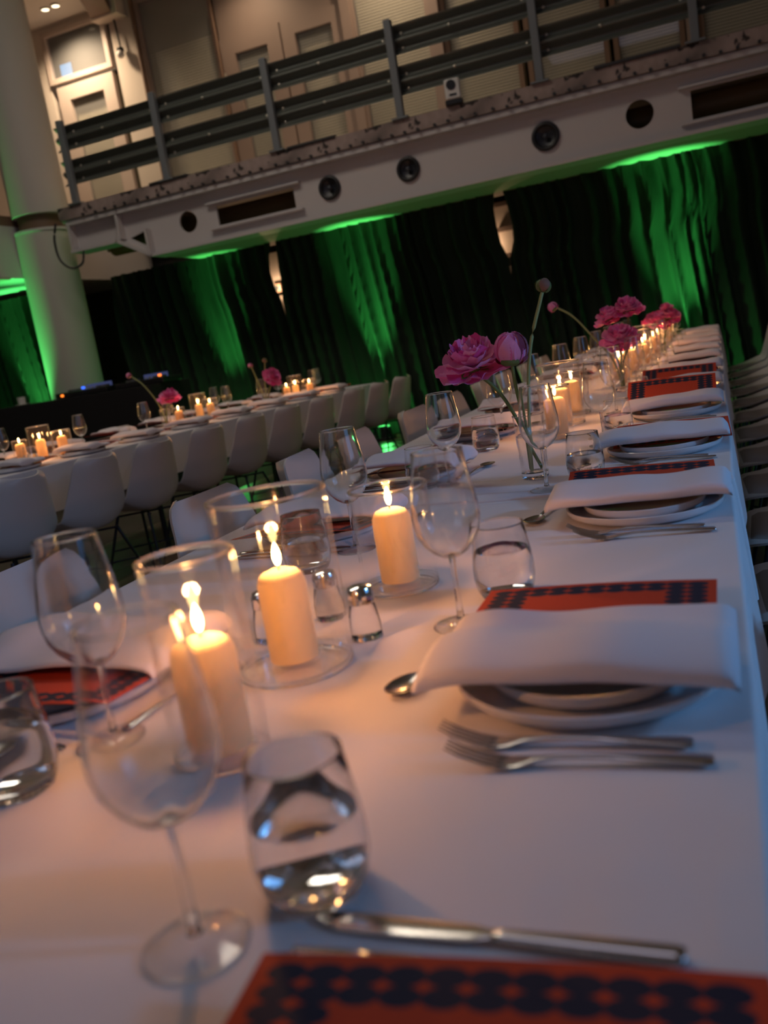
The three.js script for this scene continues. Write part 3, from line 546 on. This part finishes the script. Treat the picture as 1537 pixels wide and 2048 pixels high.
// hem flap of the fold, seen at its end
const hemGeo = loft([[0.146, 0.004, -0.07, 0.0035, 0.003], [0.1465, 0.012, -0.02, 0.0035, 0.004], [0.147, 0.014, 0.03, 0.0035, 0.004], [0.146, 0.010, 0.078, 0.0035, 0.004]], 8);
const menuTex = canvasTex(1024, 704, (c, w, h) => {
  c.fillStyle = '#c23a12'; c.fillRect(0, 0, w, h);
  for (let i = 0; i < 5000; i++) { c.fillStyle = `rgba(${rnd() < 0.5 ? '120,20,0' : '230,90,40'},0.10)`; c.fillRect(rnd() * w, rnd() * h, 5, 5); }
  c.fillStyle = '#0c1330';
  const oval = (x, y, rx, ry) => { c.beginPath(); c.ellipse(x, y, rx, ry, 0, 0, Math.PI * 2); c.fill(); };
  const nx = 11, px = (w - 70) / nx, py = 56, ny = Math.floor((h - 60) / py);
  for (let i = 0; i < nx; i++) for (const k of [0, 1]) { for (const y of [58 + k * py, h - 58 - k * py]) { oval(35 + px * (i + 0.5), y, px * 0.52, py * 0.52); } }
  for (let j = 2; j < ny; j++) for (const k of [0, 1]) for (const x of [35 + px * (k + 0.5), w - 35 - px * (k + 0.5)]) { oval(x, 58 + j * py, px * 0.52, py * 0.52); }
});
const menuMat = std(0xffffff, 0.8, { map: menuTex, side: THREE.DoubleSide });
function menuGeo(k) {                                           // long side along x, far edge at -z, gently bowed
  const W = 0.272, D = 0.187, f = (dy) => (u, v) => { const x = (u - 0.5) * W, z = (0.5 - v) * D; return [x, 0.004 * Math.sin(u * 3 + k) * (v - 0.2) + 0.010 * k * v * v * 0.6 + dy, z]; };
  const a = grid(12, 8, f(0.0004)), b = grid(12, 8, f(-0.0004)); { const i = b.index.array; for (let q = 0; q < i.length; q += 3) { const s = i[q]; i[q] = i[q + 1]; i[q + 1] = s; } b.computeVertexNormals(); }
  return mergeGeometries([a, b]);
}
const menus = [menuGeo(0), menuGeo(1), menuGeo(2), menuGeo(3)];
const forkHandle = loft([[0.105, 0.004, 0, 0.0085, 0.0016], [0.098, 0.0045, 0, 0.0095, 0.002], [0.06, 0.006, 0, 0.006, 0.002], [0.02, 0.008, 0, 0.0035, 0.002], [-0.015, 0.008, 0, 0.003, 0.002], [-0.035, 0.006, 0, 0.006, 0.0018], [-0.048, 0.004, 0, 0.0115, 0.0015], [-0.060, 0.003, 0, 0.012, 0.0013], [-0.066, 0.003, 0, 0.0115, 0.001]], 10);
const tines = [-1.5, -0.5, 0.5, 1.5].map((k) => loft([[-0.056, 0.003, k * 0.0062, 0.0024, 0.0013], [-0.074, 0.006, k * 0.0062, 0.0022, 0.0012], [-0.096, 0.014, k * 0.006, 0.0016, 0.001], [-0.108, 0.021, k * 0.006, 0.0007, 0.0006]], 6));
const knifeHandle = loft([[0.115, 0.0045, 0, 0.007, 0.0035], [0.11, 0.0045, 0, 0.0085, 0.0042], [0.06, 0.0045, 0, 0.0075, 0.004], [0.012, 0.0045, 0, 0.0055, 0.003], [0.004, 0.004, 0, 0.0055, 0.0026]], 10);
const knifeBlade = loft([[0.005, 0.004, 0, 0.005, 0.002], [-0.01, 0.0035, 0, 0.0085, 0.0013], [-0.06, 0.003, 0.001, 0.0095, 0.001], [-0.095, 0.003, 0.001, 0.009, 0.0008], [-0.112, 0.003, -0.002, 0.005, 0.0007], [-0.117, 0.003, -0.005, 0.0015, 0.0005]], 10);
const spoonHandle = loft([[0.088, 0.004, 0, 0.007, 0.0016], [0.08, 0.0045, 0, 0.008, 0.0018], [0.04, 0.007, 0, 0.0045, 0.0018], [0, 0.009, 0, 0.003, 0.0018], [-0.035, 0.006, 0, 0.004, 0.0016]], 10);
const spoonBowl = (() => { const f = (dy) => (u, v) => { const a = u * Math.PI * 2, r = v; const x = -0.060 + Math.cos(a) * 0.028 * r, z = Math.sin(a) * 0.0185 * r * (1 + 0.15 * -Math.cos(a)); return [x, 0.0015 + 0.006 * r * r + dy, z]; }; const a = grid(28, 8, f(0.0008)), b = grid(28, 8, f(-0.0004)); return merge([a, b]); })();
const steelTwo = std(rgb(0.62, 0.60, 0.57), 0.2, { metalness: 1, side: THREE.DoubleSide });
function fork(x, z, turn, label, group) { const t = thing('fork', label, 'fork', [x, TY, z], turn, group); part('handle', forkHandle, M.steel, t); for (const g of tines) part('tine', g, M.steel, t); return t; }
function knife(x, z, turn, label, group) { const t = thing('knife', label, 'knife', [x, TY, z], turn, group); part('handle', knifeHandle, M.steel, t); part('blade', knifeBlade, M.steel, t); return t; }
function spoon(x, z, turn, label, group) { const t = thing('spoon', label, 'spoon', [x, TY, z], turn, group); part('handle', spoonHandle, M.steel, t); part('bowl', spoonBowl, steelTwo, t); return t; }
// one place: centre of the plates, side = +1 on our edge of the long table, -1 across it (turned half round)
function place(cx, cz, turn, which, opt = {}) {
  const c = Math.cos(turn), s = Math.sin(turn), W = (x, z) => [cx + c * x + s * z, cz - s * x + c * z];
  const k = opt.k ?? 0, full = opt.cutlery ?? true;
  const at = which;
  if (opt.plates ?? true) {
    single('dinner_plate', `wide lower white plate, ${at}`, 'plate', bigPlate, M.china, [cx, TY, cz], 0, 'lower dinner plates');
    single('side_plate', `smaller upper white plate, ${at}`, 'plate', smallPlate, M.china, [cx, TY + 0.0058, cz], 0, 'upper smaller plates');
  }
  const ny = TY + 0.027;
  { const [x, z] = W((opt.mx ?? 0) - 0.015, -(opt.mz ?? 0.085)); const m = single('menu_card', `orange and navy menu card, ${at}`, 'menu', menus[opt.mk ?? k % 4], menuMat, [x, ny + 0.001, z], turn + (opt.mt ?? 0), 'orange menu cards'); m.rotation.order = 'YXZ'; m.rotation.x = opt.tilt ?? 0.10; if (m.rotation.x > 0.25) m.position.y += 0.0935 * Math.sin(m.rotation.x) - 0.004; }
  { const [x, z] = W(-0.006, opt.nz ?? 0.0); const t = thing('napkin', `folded white linen napkin, ${at}`, 'napkin', [x, ny + 0.004, z], turn + (opt.nt ?? 0), 'folded white napkins'); part('fold', napkins[k % 4], M.linen, t); }
  if (full) {
    const f = opt.fz ?? [0.145, 0.178];
    f.forEach((dz, i) => { const [x, z] = W(0.0 + (i ? 0.012 : -0.004) + (opt.fx ?? 0), dz); fork(x, z, turn + (i ? 0.06 : 0.02), `steel ${i ? 'outer' : 'inner'} fork, ${at}`, 'steel forks'); });
    [-0.155, -0.185].forEach((dz, i) => { const [x, z] = W(0.0 + (opt.kx ?? 0), dz + (opt.kz ?? 0)); knife(x, z, turn + (i ? -0.03 : 0.02), `steel ${i ? 'outer' : 'inner'} knife, ${at}`, 'steel knives'); });
    const [x, z] = W(-0.180 + (opt.sx ?? 0), -0.035 + (opt.sz ?? 0)); spoon(x, z, turn + Math.PI / 2 - 0.16, `steel dessert spoon, ${at}`, 'steel dessert spoons');
  }
}
// near edge of the long table
const near = (i) => `${ORD[i]} place on the right side of the long table`;
const far = (i) => `${ORD[i]} place on the left side of the long table`;
const RZ = [-0.22, -0.845, -1.575, -2.215, -2.88, -3.50, -4.15, -4.80, -5.45, -6.10, -6.75, -7.40, -7.95];
RZ.forEach((z, i) => {
  const o = [{ k: 1, mz: 0.085, tilt: 0.0, mt: 0.085, kz: -0.046, kx: -0.012, mk: 0, mx: 0.033 }, { k: 0, nz: 0.02, mk: 0, mz: 0.125, tilt: 0.0 }, { k: 2, nz: 0.0, mk: 1, mz: 0.12, mt: 0.05 }, { k: 1, mx: 0.03, mz: 0.085, nt: 0.06, mt: 0.03, mk: 1 }, { k: 3, mk: 1, mz: 0.115, tilt: 0.36 }, { k: 0, mk: 1, mz: 0.11, tilt: 0.28 }][i] || { k: i, mk: i % 3, mz: rr(0.06, 0.09), nt: rr(-0.06, 0.06) };
  place(-0.149, z, 0, near(i), { ...o, cutlery: i < 6 });
});
const LZ = [-0.15, -0.83, -1.62, -2.22, -2.9, -3.55, -4.2, -4.85, -5.5, -6.15, -6.8, -7.45];
LZ.forEach((z, i) => place(-0.785, z, Math.PI, far(i), { k: i + 1, mk: i % 2, cutlery: i > 0 && i < 5, plates: i > 0, ...(i === 1 ? { mz: 0.03, nz: 0.045, tilt: 0 } : {}) }));
// glasses: near edge then far edge
const NG = [[-0.347, -0.42], [-0.331, -1.018], [-0.369, -1.849], [-0.312, -2.40], [-0.35, -3.10], [-0.33, -3.72], [-0.34, -4.36], [-0.33, -5.0], [-0.33, -5.65], [-0.33, -6.3], [-0.33, -6.95], [-0.33, -7.6]];
NG.forEach(([x, z], i) => wineGlass(x, z, `empty wine glass, ${near(i)}`, 'empty wine glasses', TY, i < 3));
const NT = [[-0.291, -0.487], [-0.298, -1.132], [-0.299, -1.95], [-0.288, -2.558], [-0.28, -3.2], [-0.28, -3.82], [-0.28, -4.46], [-0.28, -5.1], [-0.28, -5.75], [-0.28, -6.4], [-0.28, -7.05]];
NT.forEach(([x, z], i) => tumbler(x, z, `tumbler of water, ${near(i)}`, 'tumblers of water', i, i < 3));
const FG = [[-0.623, -0.693], [-0.647, -1.444], [-0.629, -2.02], [-0.686, -2.856], [-0.69, -3.45], [-0.68, -4.1], [-0.68, -4.75], [-0.68, -5.4], [-0.68, -6.1], [-0.68, -6.8], [-0.68, -7.4]];
FG.forEach(([x, z], i) => wineGlass(x, z, `empty wine glass, ${far(i + 1)}`, 'empty wine glasses', TY, i < 3));
const FT = [[-0.657, -0.595], [-0.688, -1.327], [-0.70, -2.02], [-0.671, -2.552], [-0.72, -3.3], [-0.72, -3.95], [-0.72, -4.6], [-0.72, -5.25], [-0.72, -5.9]];
FT.forEach(([x, z], i) => tumbler(x, z, `tumbler of water, ${far(i + 1)}`, 'tumblers of water', i + 1, i < 2));

// candles in hurricane glasses
const CL = [
  [-0.47, -0.667, 0.045, 0.200, 'in the slim tall glass nearest the camera'], [-0.501, -0.889, 0.070, 0.212, 'in the wide tall glass, middle of the near trio'], [-0.472, -1.194, 0.0575, 0.155, 'in the wide low glass, farthest of the near trio'],
  [-0.47, -2.64, 0.045, 0.155, 'seen through the wine glass beside the peonies'], [-0.502, -2.935, 0.070, 0.205, 'in the wide tall glass behind the peony vase'], [-0.505, -3.2, 0.0575, 0.155, 'just behind the wide tall glass past the peony vase'],
];
CL.forEach(([x, z, r, h, w]) => { hurricane(x, z, r, h, `clear cylinder candle glass ${w.replace(/^in the /, 'that is the ').replace(/^seen/, 'standing low, seen').replace(/^just/, 'standing just')}`); candle(x, z, `lit ivory pillar candle ${w}`, undefined, 1, TY + 0.013, r === 0.045 && z > -1 ? 1.2 : 1); });
const FC = [[-0.43, -4.1], [-0.44, -4.42], [-0.43, -4.75], [-0.41, -5.2], [-0.42, -5.55], [-0.40, -5.95], [-0.40, -6.4], [-0.40, -6.85], [-0.38, -7.3]];
FC.forEach(([x, z], i) => { const [r, h] = [[0.045, 0.20], [0.07, 0.21], [0.0575, 0.155]][i % 3]; hurricane(x, z, r, h, `clear candle glass in the far glowing line, ${ORD[i]} past the second trio`, 'candle glasses far along the long table'); candle(x, z, `lit pillar candle in the far glowing line, ${ORD[i]} past the second trio`, 'pillar candles far along the long table'); });
// shakers
const shakerBody = lathe([[0, 0], [0.019, 0], [0.021, 0.002], [0.021, 0.02], [0.018, 0.042], [0.0165, 0.048], [0, 0.0485]], 8);
const shakerCap = lathe([[0.0175, 0.047], [0.0178, 0.06], [0.015, 0.067], [0.008, 0.070], [0, 0.0705]], 24);
for (const [x, z, l] of [[-0.447, -0.984, 'small faceted glass shaker with chrome cap beside the wide tall candle glass'], [-0.533, -1.066, 'small faceted glass shaker with chrome cap behind the wide tall candle glass'], [-0.585, -0.985, 'small faceted glass shaker with chrome cap seen through the wide candle glass']]) {
  const t = thing('shaker', l, 'shaker', [x, TY, z], rr(0, 3)); part('body', shakerBody, M.glass, t); part('cap', shakerCap, M.chrome, t, 'chrome cap');
}

// ------------------------------------------------------------------ flowers
// one petal: grows from the origin along +x, curving up; R reach, rise of the tip, half angle, ruffle
function petalGeo(R, rise, A, ruffle, curl, s) {
  const nu = 14, nv = 10;
  return grid(nu, nv, (u, v) => {
    const q = u * 2 - 1, edge = 1 - 0.22 * q * q - 0.05 * Math.max(0, Math.cos(q * 3.1 + s)) * v, w = v * edge;
    const r = R * Math.pow(w, 0.85) * (1 - 0.12 * curl * w * w), a = q * A * Math.sin(Math.PI * (0.16 + 0.52 * v));
    const y = rise * Math.pow(w, 1.6) + curl * R * 0.35 * Math.sin(Math.PI * w) * -0.5 + ruffle * v * v * v * (Math.sin(q * 7 + s * 3) + 0.6 * Math.sin(q * 13 + s)) - 0.0 + Math.abs(q) ** 2 * R * 0.16 * v;
    return [r * Math.cos(a), y, r * Math.sin(a) * (0.9 + 0.1 * v)];
  });
}
const petals = { big: [11, 12, 13].map((s) => petalGeo(0.094, 0.014, 0.95, 0.006, 0.6, s)), guard: [0, 1, 2].map((s) => petalGeo(0.078, 0.012, 1.0, 0.005, 0.5, s)), mid: [3, 4, 5].map((s) => petalGeo(0.062, 0.042, 0.9, 0.0045, 0.2, s)), inner: [6, 7, 8].map((s) => petalGeo(0.044, 0.058, 0.85, 0.004, -0.1, s)), core: [9, 10].map((s) => petalGeo(0.026, 0.062, 0.9, 0.005, -0.2, s)) };
function stemTo(parent, pts, r, mat) { return part('stem', tube(pts, r, 8, 24), mat, parent); }
function bloom(parent, at, axis, size, dens = 1) {              // open double flower
  const h = new THREE.Group(); h.name = 'flower_head'; h.position.set(...at); h.quaternion.setFromUnitVectors(new THREE.Vector3(0, 1, 0), new THREE.Vector3(...axis).normalize()); h.scale.set(size * 1.14, size * 0.88, size * 1.14); parent.add(h);
  const put = (set, n, y, mats, tilt, ph) => { for (let i = 0; i < n; i++) { const p = part('petal', set[i % set.length], mats[i % mats.length], h); p.rotation.order = 'YXZ'; p.rotation.y = ph + i / n * Math.PI * 2 + rr(-0.25, 0.25); p.rotation.z = tilt + rr(-0.14, 0.14); p.position.y = y + rr(-0.003, 0.003); const sc = rr(0.88, 1.1); p.scale.set(sc, sc * rr(0.9, 1.1), sc); } };
  put(petals.big, Math.round(7 * dens), -0.006, [P.mid, P.pale, P.deep], -0.16, 0.3);
  put(petals.guard, Math.round(6 * dens), 0.004, [P.pale, P.mid], 0.28, 1.0);
  put(petals.mid, Math.round(9 * dens), 0.008, [P.mid, P.pale, P.deep], 0.2, 0.1);
  put(petals.inner, Math.round(11 * dens), 0.010, [P.mid, P.deep, P.pale], 0.1, 0.7);
  put(petals.core, Math.round(9 * dens), 0.012, [P.pale, P.mid], 0.05, 0.2);
  part('calyx', lathe([[0.004, -0.02], [0.010, -0.016], [0.018, -0.006], [0.016, 0.0], [0, 0.002]], 16), M.sepal, h);
  for (let k = 0; k < 3; k++) { const p = part('sepal', petals.core[0], M.sepal, h); p.rotation.y = k * 2.1; p.rotation.z = -0.9; p.position.y = -0.008; p.scale.set(1.1, 0.5, 0.7); }
  return h;
}
const budPetal = [0, 1, 2].map((s) => grid(12, 12, (u, v) => { const q = (u * 2 - 1), th = lerp(2.75, 0.25 + 0.16 * q * q, v), a = q * (0.62 * Math.sin(Math.PI * (0.12 + 0.8 * v)) + 0.05), r = 0.034 * (1 + 0.03 * s + 0.05 * Math.pow(Math.abs(q), 3)); return [r * Math.sin(th) * Math.cos(a), 0.03 - r * 0.95 * Math.cos(th) * -1, r * Math.sin(th) * Math.sin(a)]; }));
function roundBud(parent, at, axis, size) {                     // closed, globe shaped flower
  const h = new THREE.Group(); h.name = 'flower_head'; h.position.set(...at); h.quaternion.setFromUnitVectors(new THREE.Vector3(0, 1, 0), new THREE.Vector3(...axis).normalize()); h.scale.setScalar(size); parent.add(h);
  part('heart', new THREE.SphereGeometry(0.0325, 20, 14).translate(0, 0.03, 0), P.mid, h);
  for (let i = 0; i < 15; i++) { const p = part('petal', budPetal[i % 3], [P.pale, P.mid, P.pale, P.streak][i % 5 === 3 ? 3 : i % 3], h); p.rotation.y = i * 2.4 + rr(-0.1, 0.1); const s = 0.985 + 0.008 * (i % 5); p.scale.set(s, s * rr(0.94, 1.02), s); }
  for (let k = 0; k < 4; k++) { const p = part('sepal', budPetal[0], k % 2 ? M.sepal : P.streak, h); p.rotation.y = k * 1.6; p.scale.set(1.05, 0.45, 0.9); p.position.y = -0.003; }
  return h;
}
function seedPod(parent, at, axis, size) {
  const h = new THREE.Group(); h.name = 'bud'; h.position.set(...at); h.quaternion.setFromUnitVectors(new THREE.Vector3(0, 1, 0), new THREE.Vector3(...axis).normalize()); h.scale.setScalar(size); parent.add(h);
  part('heart', new THREE.SphereGeometry(0.0145, 18, 12).translate(0, 0.014, 0), M.sepal, h);
  const mats = [M.sepal, phys({ color: rgb(0.17, 0.18, 0.06), roughness: 0.7, side: THREE.DoubleSide }), M.sepal, phys({ color: rgb(0.14, 0.18, 0.06), roughness: 0.7, side: THREE.DoubleSide }), phys({ color: rgb(0.22, 0.11, 0.07), roughness: 0.7, side: THREE.DoubleSide })];
  for (let k = 0; k < 5; k++) { const p = part('sepal', budPetal[k % 3], mats[k], h); p.rotation.y = k * 1.26; p.scale.setScalar(0.50 + 0.02 * (k % 3)); p.scale.y *= 0.92; }
}
const vaseWall = lathe([[0.031, 0.012], [0.0365, 0.146], [0.0353, 0.1465], [0.0298, 0.012]], 44);
const vaseBase = lathe([[0, 0], [0.029, 0], [0.0306, 0.002], [0.0312, 0.0135], [0.028, 0.0145], [0, 0.0135]], 44);
const vaseWater = lathe([[0, 0.015], [0.0288, 0.0155], [0.0325, 0.098], [0, 0.098]], 40);
const vaseRim = new THREE.TorusGeometry(0.0359, 0.001, 8, 44).rotateX(Math.PI / 2).translate(0, 0.1463, 0), vaseLine = new THREE.TorusGeometry(0.0322, 0.0009, 8, 44).rotateX(Math.PI / 2).translate(0, 0.098, 0);
function vase(x, z, label, y = TY) { const t = thing('vase', label, 'vase', [x, y, z], 0.3); part('wall', vaseWall, M.pane, t); part('base', vaseBase, M.glass, t); part('rim', vaseRim, M.rimGlass, t); part('water', vaseWater, M.pane, t, 'clear water'); part('water_line', vaseLine, M.rimGlass, t); return t; }
const flower = (name, label, cat = 'flower') => thing(name, label, cat);
vase(-0.425, -2.017, 'clear flared glass vase holding the large open peony');
{
  let t = flower('peony', 'large open pink peony leaning out of the glass vase nearest the camera');
  stemTo(t, [[-0.405, 0.772, -2.005], [-0.43, 0.83, -2.01], [-0.455, 0.90, -2.015], [-0.485, 0.96, -2.01], [-0.524, 1.006, -2.0]], 0.0042, M.stem);
  bloom(t, [-0.531, 1.022, -2.0], [0.0, 0.93, 0.37], 0.90);
  { const lf = part('leaf', grid(8, 10, (u, v) => { const w = 0.006 * Math.sin(Math.PI * Math.pow(v, 0.8)); return [-0.475 - 0.03 * v, 0.945 + 0.004 * v - 0.004 * v * v, -2.0 + (u * 2 - 1) * w]; }), M.stem, t); lf.material = M.sepal; }
  t = flower('peony', 'round half closed pink peony on a straight stem beside the large open one');
  stemTo(t, [[-0.435, 0.768, -2.025], [-0.437, 0.83, -2.03], [-0.438, 0.90, -2.02], [-0.442, 0.96, -2.01], [-0.442, 1.022, -2.0]], 0.0042, M.stem);
  roundBud(t, [-0.442, 1.020, -2.0], [0.12, 0.95, 0.28], 1.06);
  t = flower('peony_bud', 'green seed like bud on the tallest pale stem above the peony vase', 'flower bud');
  stemTo(t, [[-0.428, 0.768, -2.0], [-0.424, 0.85, -2.0], [-0.416, 0.93, -2.0], [-0.395, 1.05, -2.0], [-0.355, 1.16, -2.0]], 0.0040, M.stemPale);
  seedPod(t, [-0.354, 1.160, -2.0], [0.2, 0.9, -0.3], 1.0);
}
vase(-0.40, -3.86, 'clear flared glass vase in the middle distance holding three pink peonies');
{
  let t = flower('peony_bud', 'small pink closed bud arching out on a curved stem towards the tall green bud', 'flower bud');
  stemTo(t, [[-0.40, 0.77, -3.86], [-0.43, 0.89, -3.86], [-0.50, 0.99, -3.87], [-0.58, 1.09, -3.9], [-0.64, 1.135, -3.9]], 0.0045, M.stemPale);
  roundBud(t, [-0.645, 1.125, -3.9], [-0.6, 0.8, 0.1], 0.62);
  const spots = [['pink peony in the middle distance vase, upper one nearer the curved stem', [-0.428, 1.055, -3.9], [-0.15, 0.95, 0.3], 0.66], ['pink peony in the middle distance vase, topmost of three', [-0.35, 1.08, -3.9], [0.05, 0.9, 0.4], 0.68], ['pink peony in the middle distance vase, lowest and fullest of three', [-0.385, 0.965, -3.82], [0.0, 0.9, 0.45], 0.86]];
  for (const [l, a, ax, s] of spots) { t = flower('peony', l); stemTo(t, [[-0.40 + rr(-0.01, 0.01), 0.77, -3.86], [lerp(-0.40, a[0], 0.2), 0.86, -3.86], [lerp(-0.40, a[0], 0.75), 0.93, -3.87], [a[0], a[1] - 0.005, a[2]]], 0.004, M.stem); bloom(t, a, ax, s); }
}
vase(-0.34, -5.86, 'clear flared glass vase far along the long table holding peonies');
for (const [l, a, s] of [['pink peony in the far vase, broad one to the side', [-0.37, 0.955, -5.9], 0.95], ['pink peony in the far vase, fuller one facing the curtain', [-0.285, 0.975, -5.9], 0.8], ['small pale pink peony topping the far vase', [-0.304, 1.03, -5.9], 0.5]]) { const t = flower('peony', l); stemTo(t, [[-0.34 + rr(-0.01, 0.01), 0.77, -5.86], [lerp(-0.34, a[0], 0.4), 0.88, -5.86], [a[0], a[1] - 0.005, a[2]]], 0.004, M.stem); bloom(t, a, [rr(-0.2, 0.2), 0.9, 0.4], s, 0.8); }

// ------------------------------------------------------------------ the second table's things
{
  const cl = [[-3.87, -4.12], [-3.85, -4.27], [-3.73, -4.32], [-3.60, -5.4], [-3.83, -6.03], [-3.62, -5.86], [-3.46, -6.85], [-3.46, -7.02], [-3.30, -6.97]];
  const w = ['of the trio nearest the picture edge', 'of the trio beside the drooping pink bloom', 'of the trio closest to the table end'];
  const wh = ['first', 'second', 'third'];
  cl.forEach(([x, z], i) => { const [r, h] = [[0.045, 0.155], [0.068, 0.20], [0.0575, 0.155]][i % 3]; if (i % 3 !== 0) hurricane(x, z, r, h, `clear candle glass on the second table, ${wh[i % 3]} ${w[Math.floor(i / 3)]}`); else hurricane(x, z, 0.045, 0.14, `clear candle glass on the second table, first ${w[Math.floor(i / 3)]}`); candle(x, z, `lit pillar candle on the second table, ${wh[i % 3]} ${w[Math.floor(i / 3)]}`); });
  const g = (t, s) => lt(t, s);
  const pl = [0.25, 0.75, 1.25, 1.78, 2.3, 2.8, 3.3, 3.8];
  pl.forEach((t, i) => { const [x, z] = g(t, 0.15); place(x, z, LTURN, `${ORD[i]} place at the second table, chair side`, { k: i, mk: i % 2, cutlery: false, mz: 0.1 }); });
  pl.forEach((t, i) => { const [x, z] = g(t, 0.85); place(x, z, LTURN + Math.PI, `${ORD[i]} place at the second table, desk side`, { k: i + 1, mk: i % 2, cutlery: false, plates: false }); });
  [[0.15, 0.33], [1.0, 0.38], [1.55, 0.33], [2.55, 0.36], [3.0, 0.33], [3.62, 0.2], [4.05, 0.4], [0.6, 0.62], [2.15, 0.62], [2.75, 0.62], [3.7, 0.62]].forEach(([t, s], i) => { const [x, z] = g(t, s); wineGlass(x, z, `empty wine glass on the second table, ${ORD[i]} counted from the picture edge`, 'wine glasses on the second table'); });
  [[0.5, 0.3], [1.3, 0.3], [2.0, 0.3], [2.9, 0.28], [3.6, 0.28]].forEach(([t, s], i) => { const [x, z] = g(t, s); tumbler(x, z, `stemless tumbler on the second table, ${ORD[i]} counted from the picture edge`, 'tumblers on the second table', i); });
  const v1 = [-3.66, -5.32], v2 = [-3.46, -6.45];
  vase(v1[0], v1[1], 'small glass vase on the second table with a drooping pink bloom');
  let t = flower('peony_bud', 'small pink bud leaning far out on a long stem over the second table', 'flower bud');
  stemTo(t, [[v1[0], 0.77, v1[1]], [v1[0] - 0.03, 0.92, v1[1]], [-3.78, 1.09, -5.3], [-3.85, 1.16, -5.28]], 0.005, M.stemPale); roundBud(t, [-3.855, 1.15, -5.28], [-0.5, 0.85, 0], 0.55);
  t = flower('peony', 'pink peony bloom low above the small vase on the second table'); stemTo(t, [[v1[0], 0.77, v1[1]], [v1[0] + 0.02, 0.90, v1[1]], [-3.58, 0.975, -5.3]], 0.005, M.stem); bloom(t, [-3.58, 0.97, -5.3], [0.2, 0.9, 0.3], 0.85, 0.8);
  vase(v2[0], v2[1], 'small glass vase on the second table holding a bud, a pod and a tall bloom');
  t = flower('peony_bud', 'small pink bud on a slanting stem near the end of the second table', 'flower bud'); stemTo(t, [[v2[0], 0.77, v2[1]], [-3.50, 0.95, v2[1]], [-3.54, 1.09, v2[1]]], 0.005, M.stemPale); roundBud(t, [-3.54, 1.08, v2[1]], [-0.3, 0.9, 0], 0.55);
  t = flower('peony_bud', 'pale green bud standing upright near the end of the second table', 'flower bud'); stemTo(t, [[v2[0], 0.77, v2[1]], [-3.44, 0.95, v2[1]], [-3.41, 1.10, v2[1]]], 0.005, M.stemPale); seedPod(t, [-3.41, 1.10, v2[1]], [0.1, 1, 0], 1.2);
  t = flower('peony', 'pink peony bloom turned sideways near the end of the second table'); stemTo(t, [[v2[0], 0.77, v2[1]], [-3.41, 0.88, v2[1]], [-3.37, 0.97, v2[1]]], 0.005, M.stem); bloom(t, [-3.37, 0.98, v2[1]], [0.9, 0.5, 0.3], 0.9, 0.8);
}
// black draped desk with its controllers
{
  const t = thing('dj_desk', 'black cloth draped desk standing before the white column', 'desk', [-6.6, 0, -8.25]);
  part('drape', tableclothGeo(-1.08, 1.08, -0.38, 0.38, 0.02, 0.3, 0.6).scale(1, 1.42, 1), M.blackCloth, t);
  part('desk_top', rbox(2.1, 0.03, 0.7, 0.006, 0, 1.04, 0), M.woodDark, t);
  const y = 1.066;
  const led = (c, i = 2.5) => new THREE.MeshStandardMaterial({ color: 0, emissive: c, emissiveIntensity: i });
  const deck = (x, w, label, lamps) => {
    const d = thing('music_controller', label, 'music controller', [x, y, -8.22]);
    part('case', rbox(w, 0.06, 0.36, 0.012, 0, 0.03, 0), M.blackPlastic, d);
    for (const s of [-1, 1]) part('jog_wheel', new THREE.CylinderGeometry(0.07, 0.075, 0.02, 28).translate(s * w * 0.28, 0.07, 0.03), std(rgb(0.12, 0.12, 0.13), 0.3, { metalness: 0.6 }), d);
    for (let k = 0; k < 6; k++) part('knob', new THREE.CylinderGeometry(0.009, 0.011, 0.022, 12).translate(-0.05 + (k % 3) * 0.05, 0.07, -0.1 + Math.floor(k / 3) * 0.06), M.boltLight, d);
    part('screen_panel', box(w * 0.5, 0.05, 0.01, 0, 0.085, -0.16), led(rgb(0.16, 0.2, 0.5), 0.22), d);
    for (const [lx, ly, c] of lamps) part('led', rbox(0.035, 0.024, 0.02, 0.006, lx, ly, 0.18), led(c), d);
  };
  deck(-6.55, 0.7, 'black music controller with blue and orange lamps, before the column', [[-0.25, 0.03, rgb(1, 0.2, 0.02)], [0.05, 0.08, rgb(0.03, 0.12, 1)]]);
  deck(-5.78, 0.62, 'black music controller with one orange lamp at the desk end', [[0.28, 0.08, rgb(1, 0.2, 0.03)]]);
  const c = thing('cup', 'small white cup at the end of the black desk', 'cup', [-7.43, y, -8.1]);
  part('body', lathe([[0, 0], [0.035, 0], [0.04, 0.004], [0.048, 0.09], [0.045, 0.09], [0.037, 0.006], [0, 0.005]], 28), M.white, c); part('saucer', lathe([[0, 0], [0.05, 0], [0.085, 0.008], [0.084, 0.011], [0.05, 0.004], [0, 0.004]], 32), M.white, c);
}
renderer.render(scene, camera);
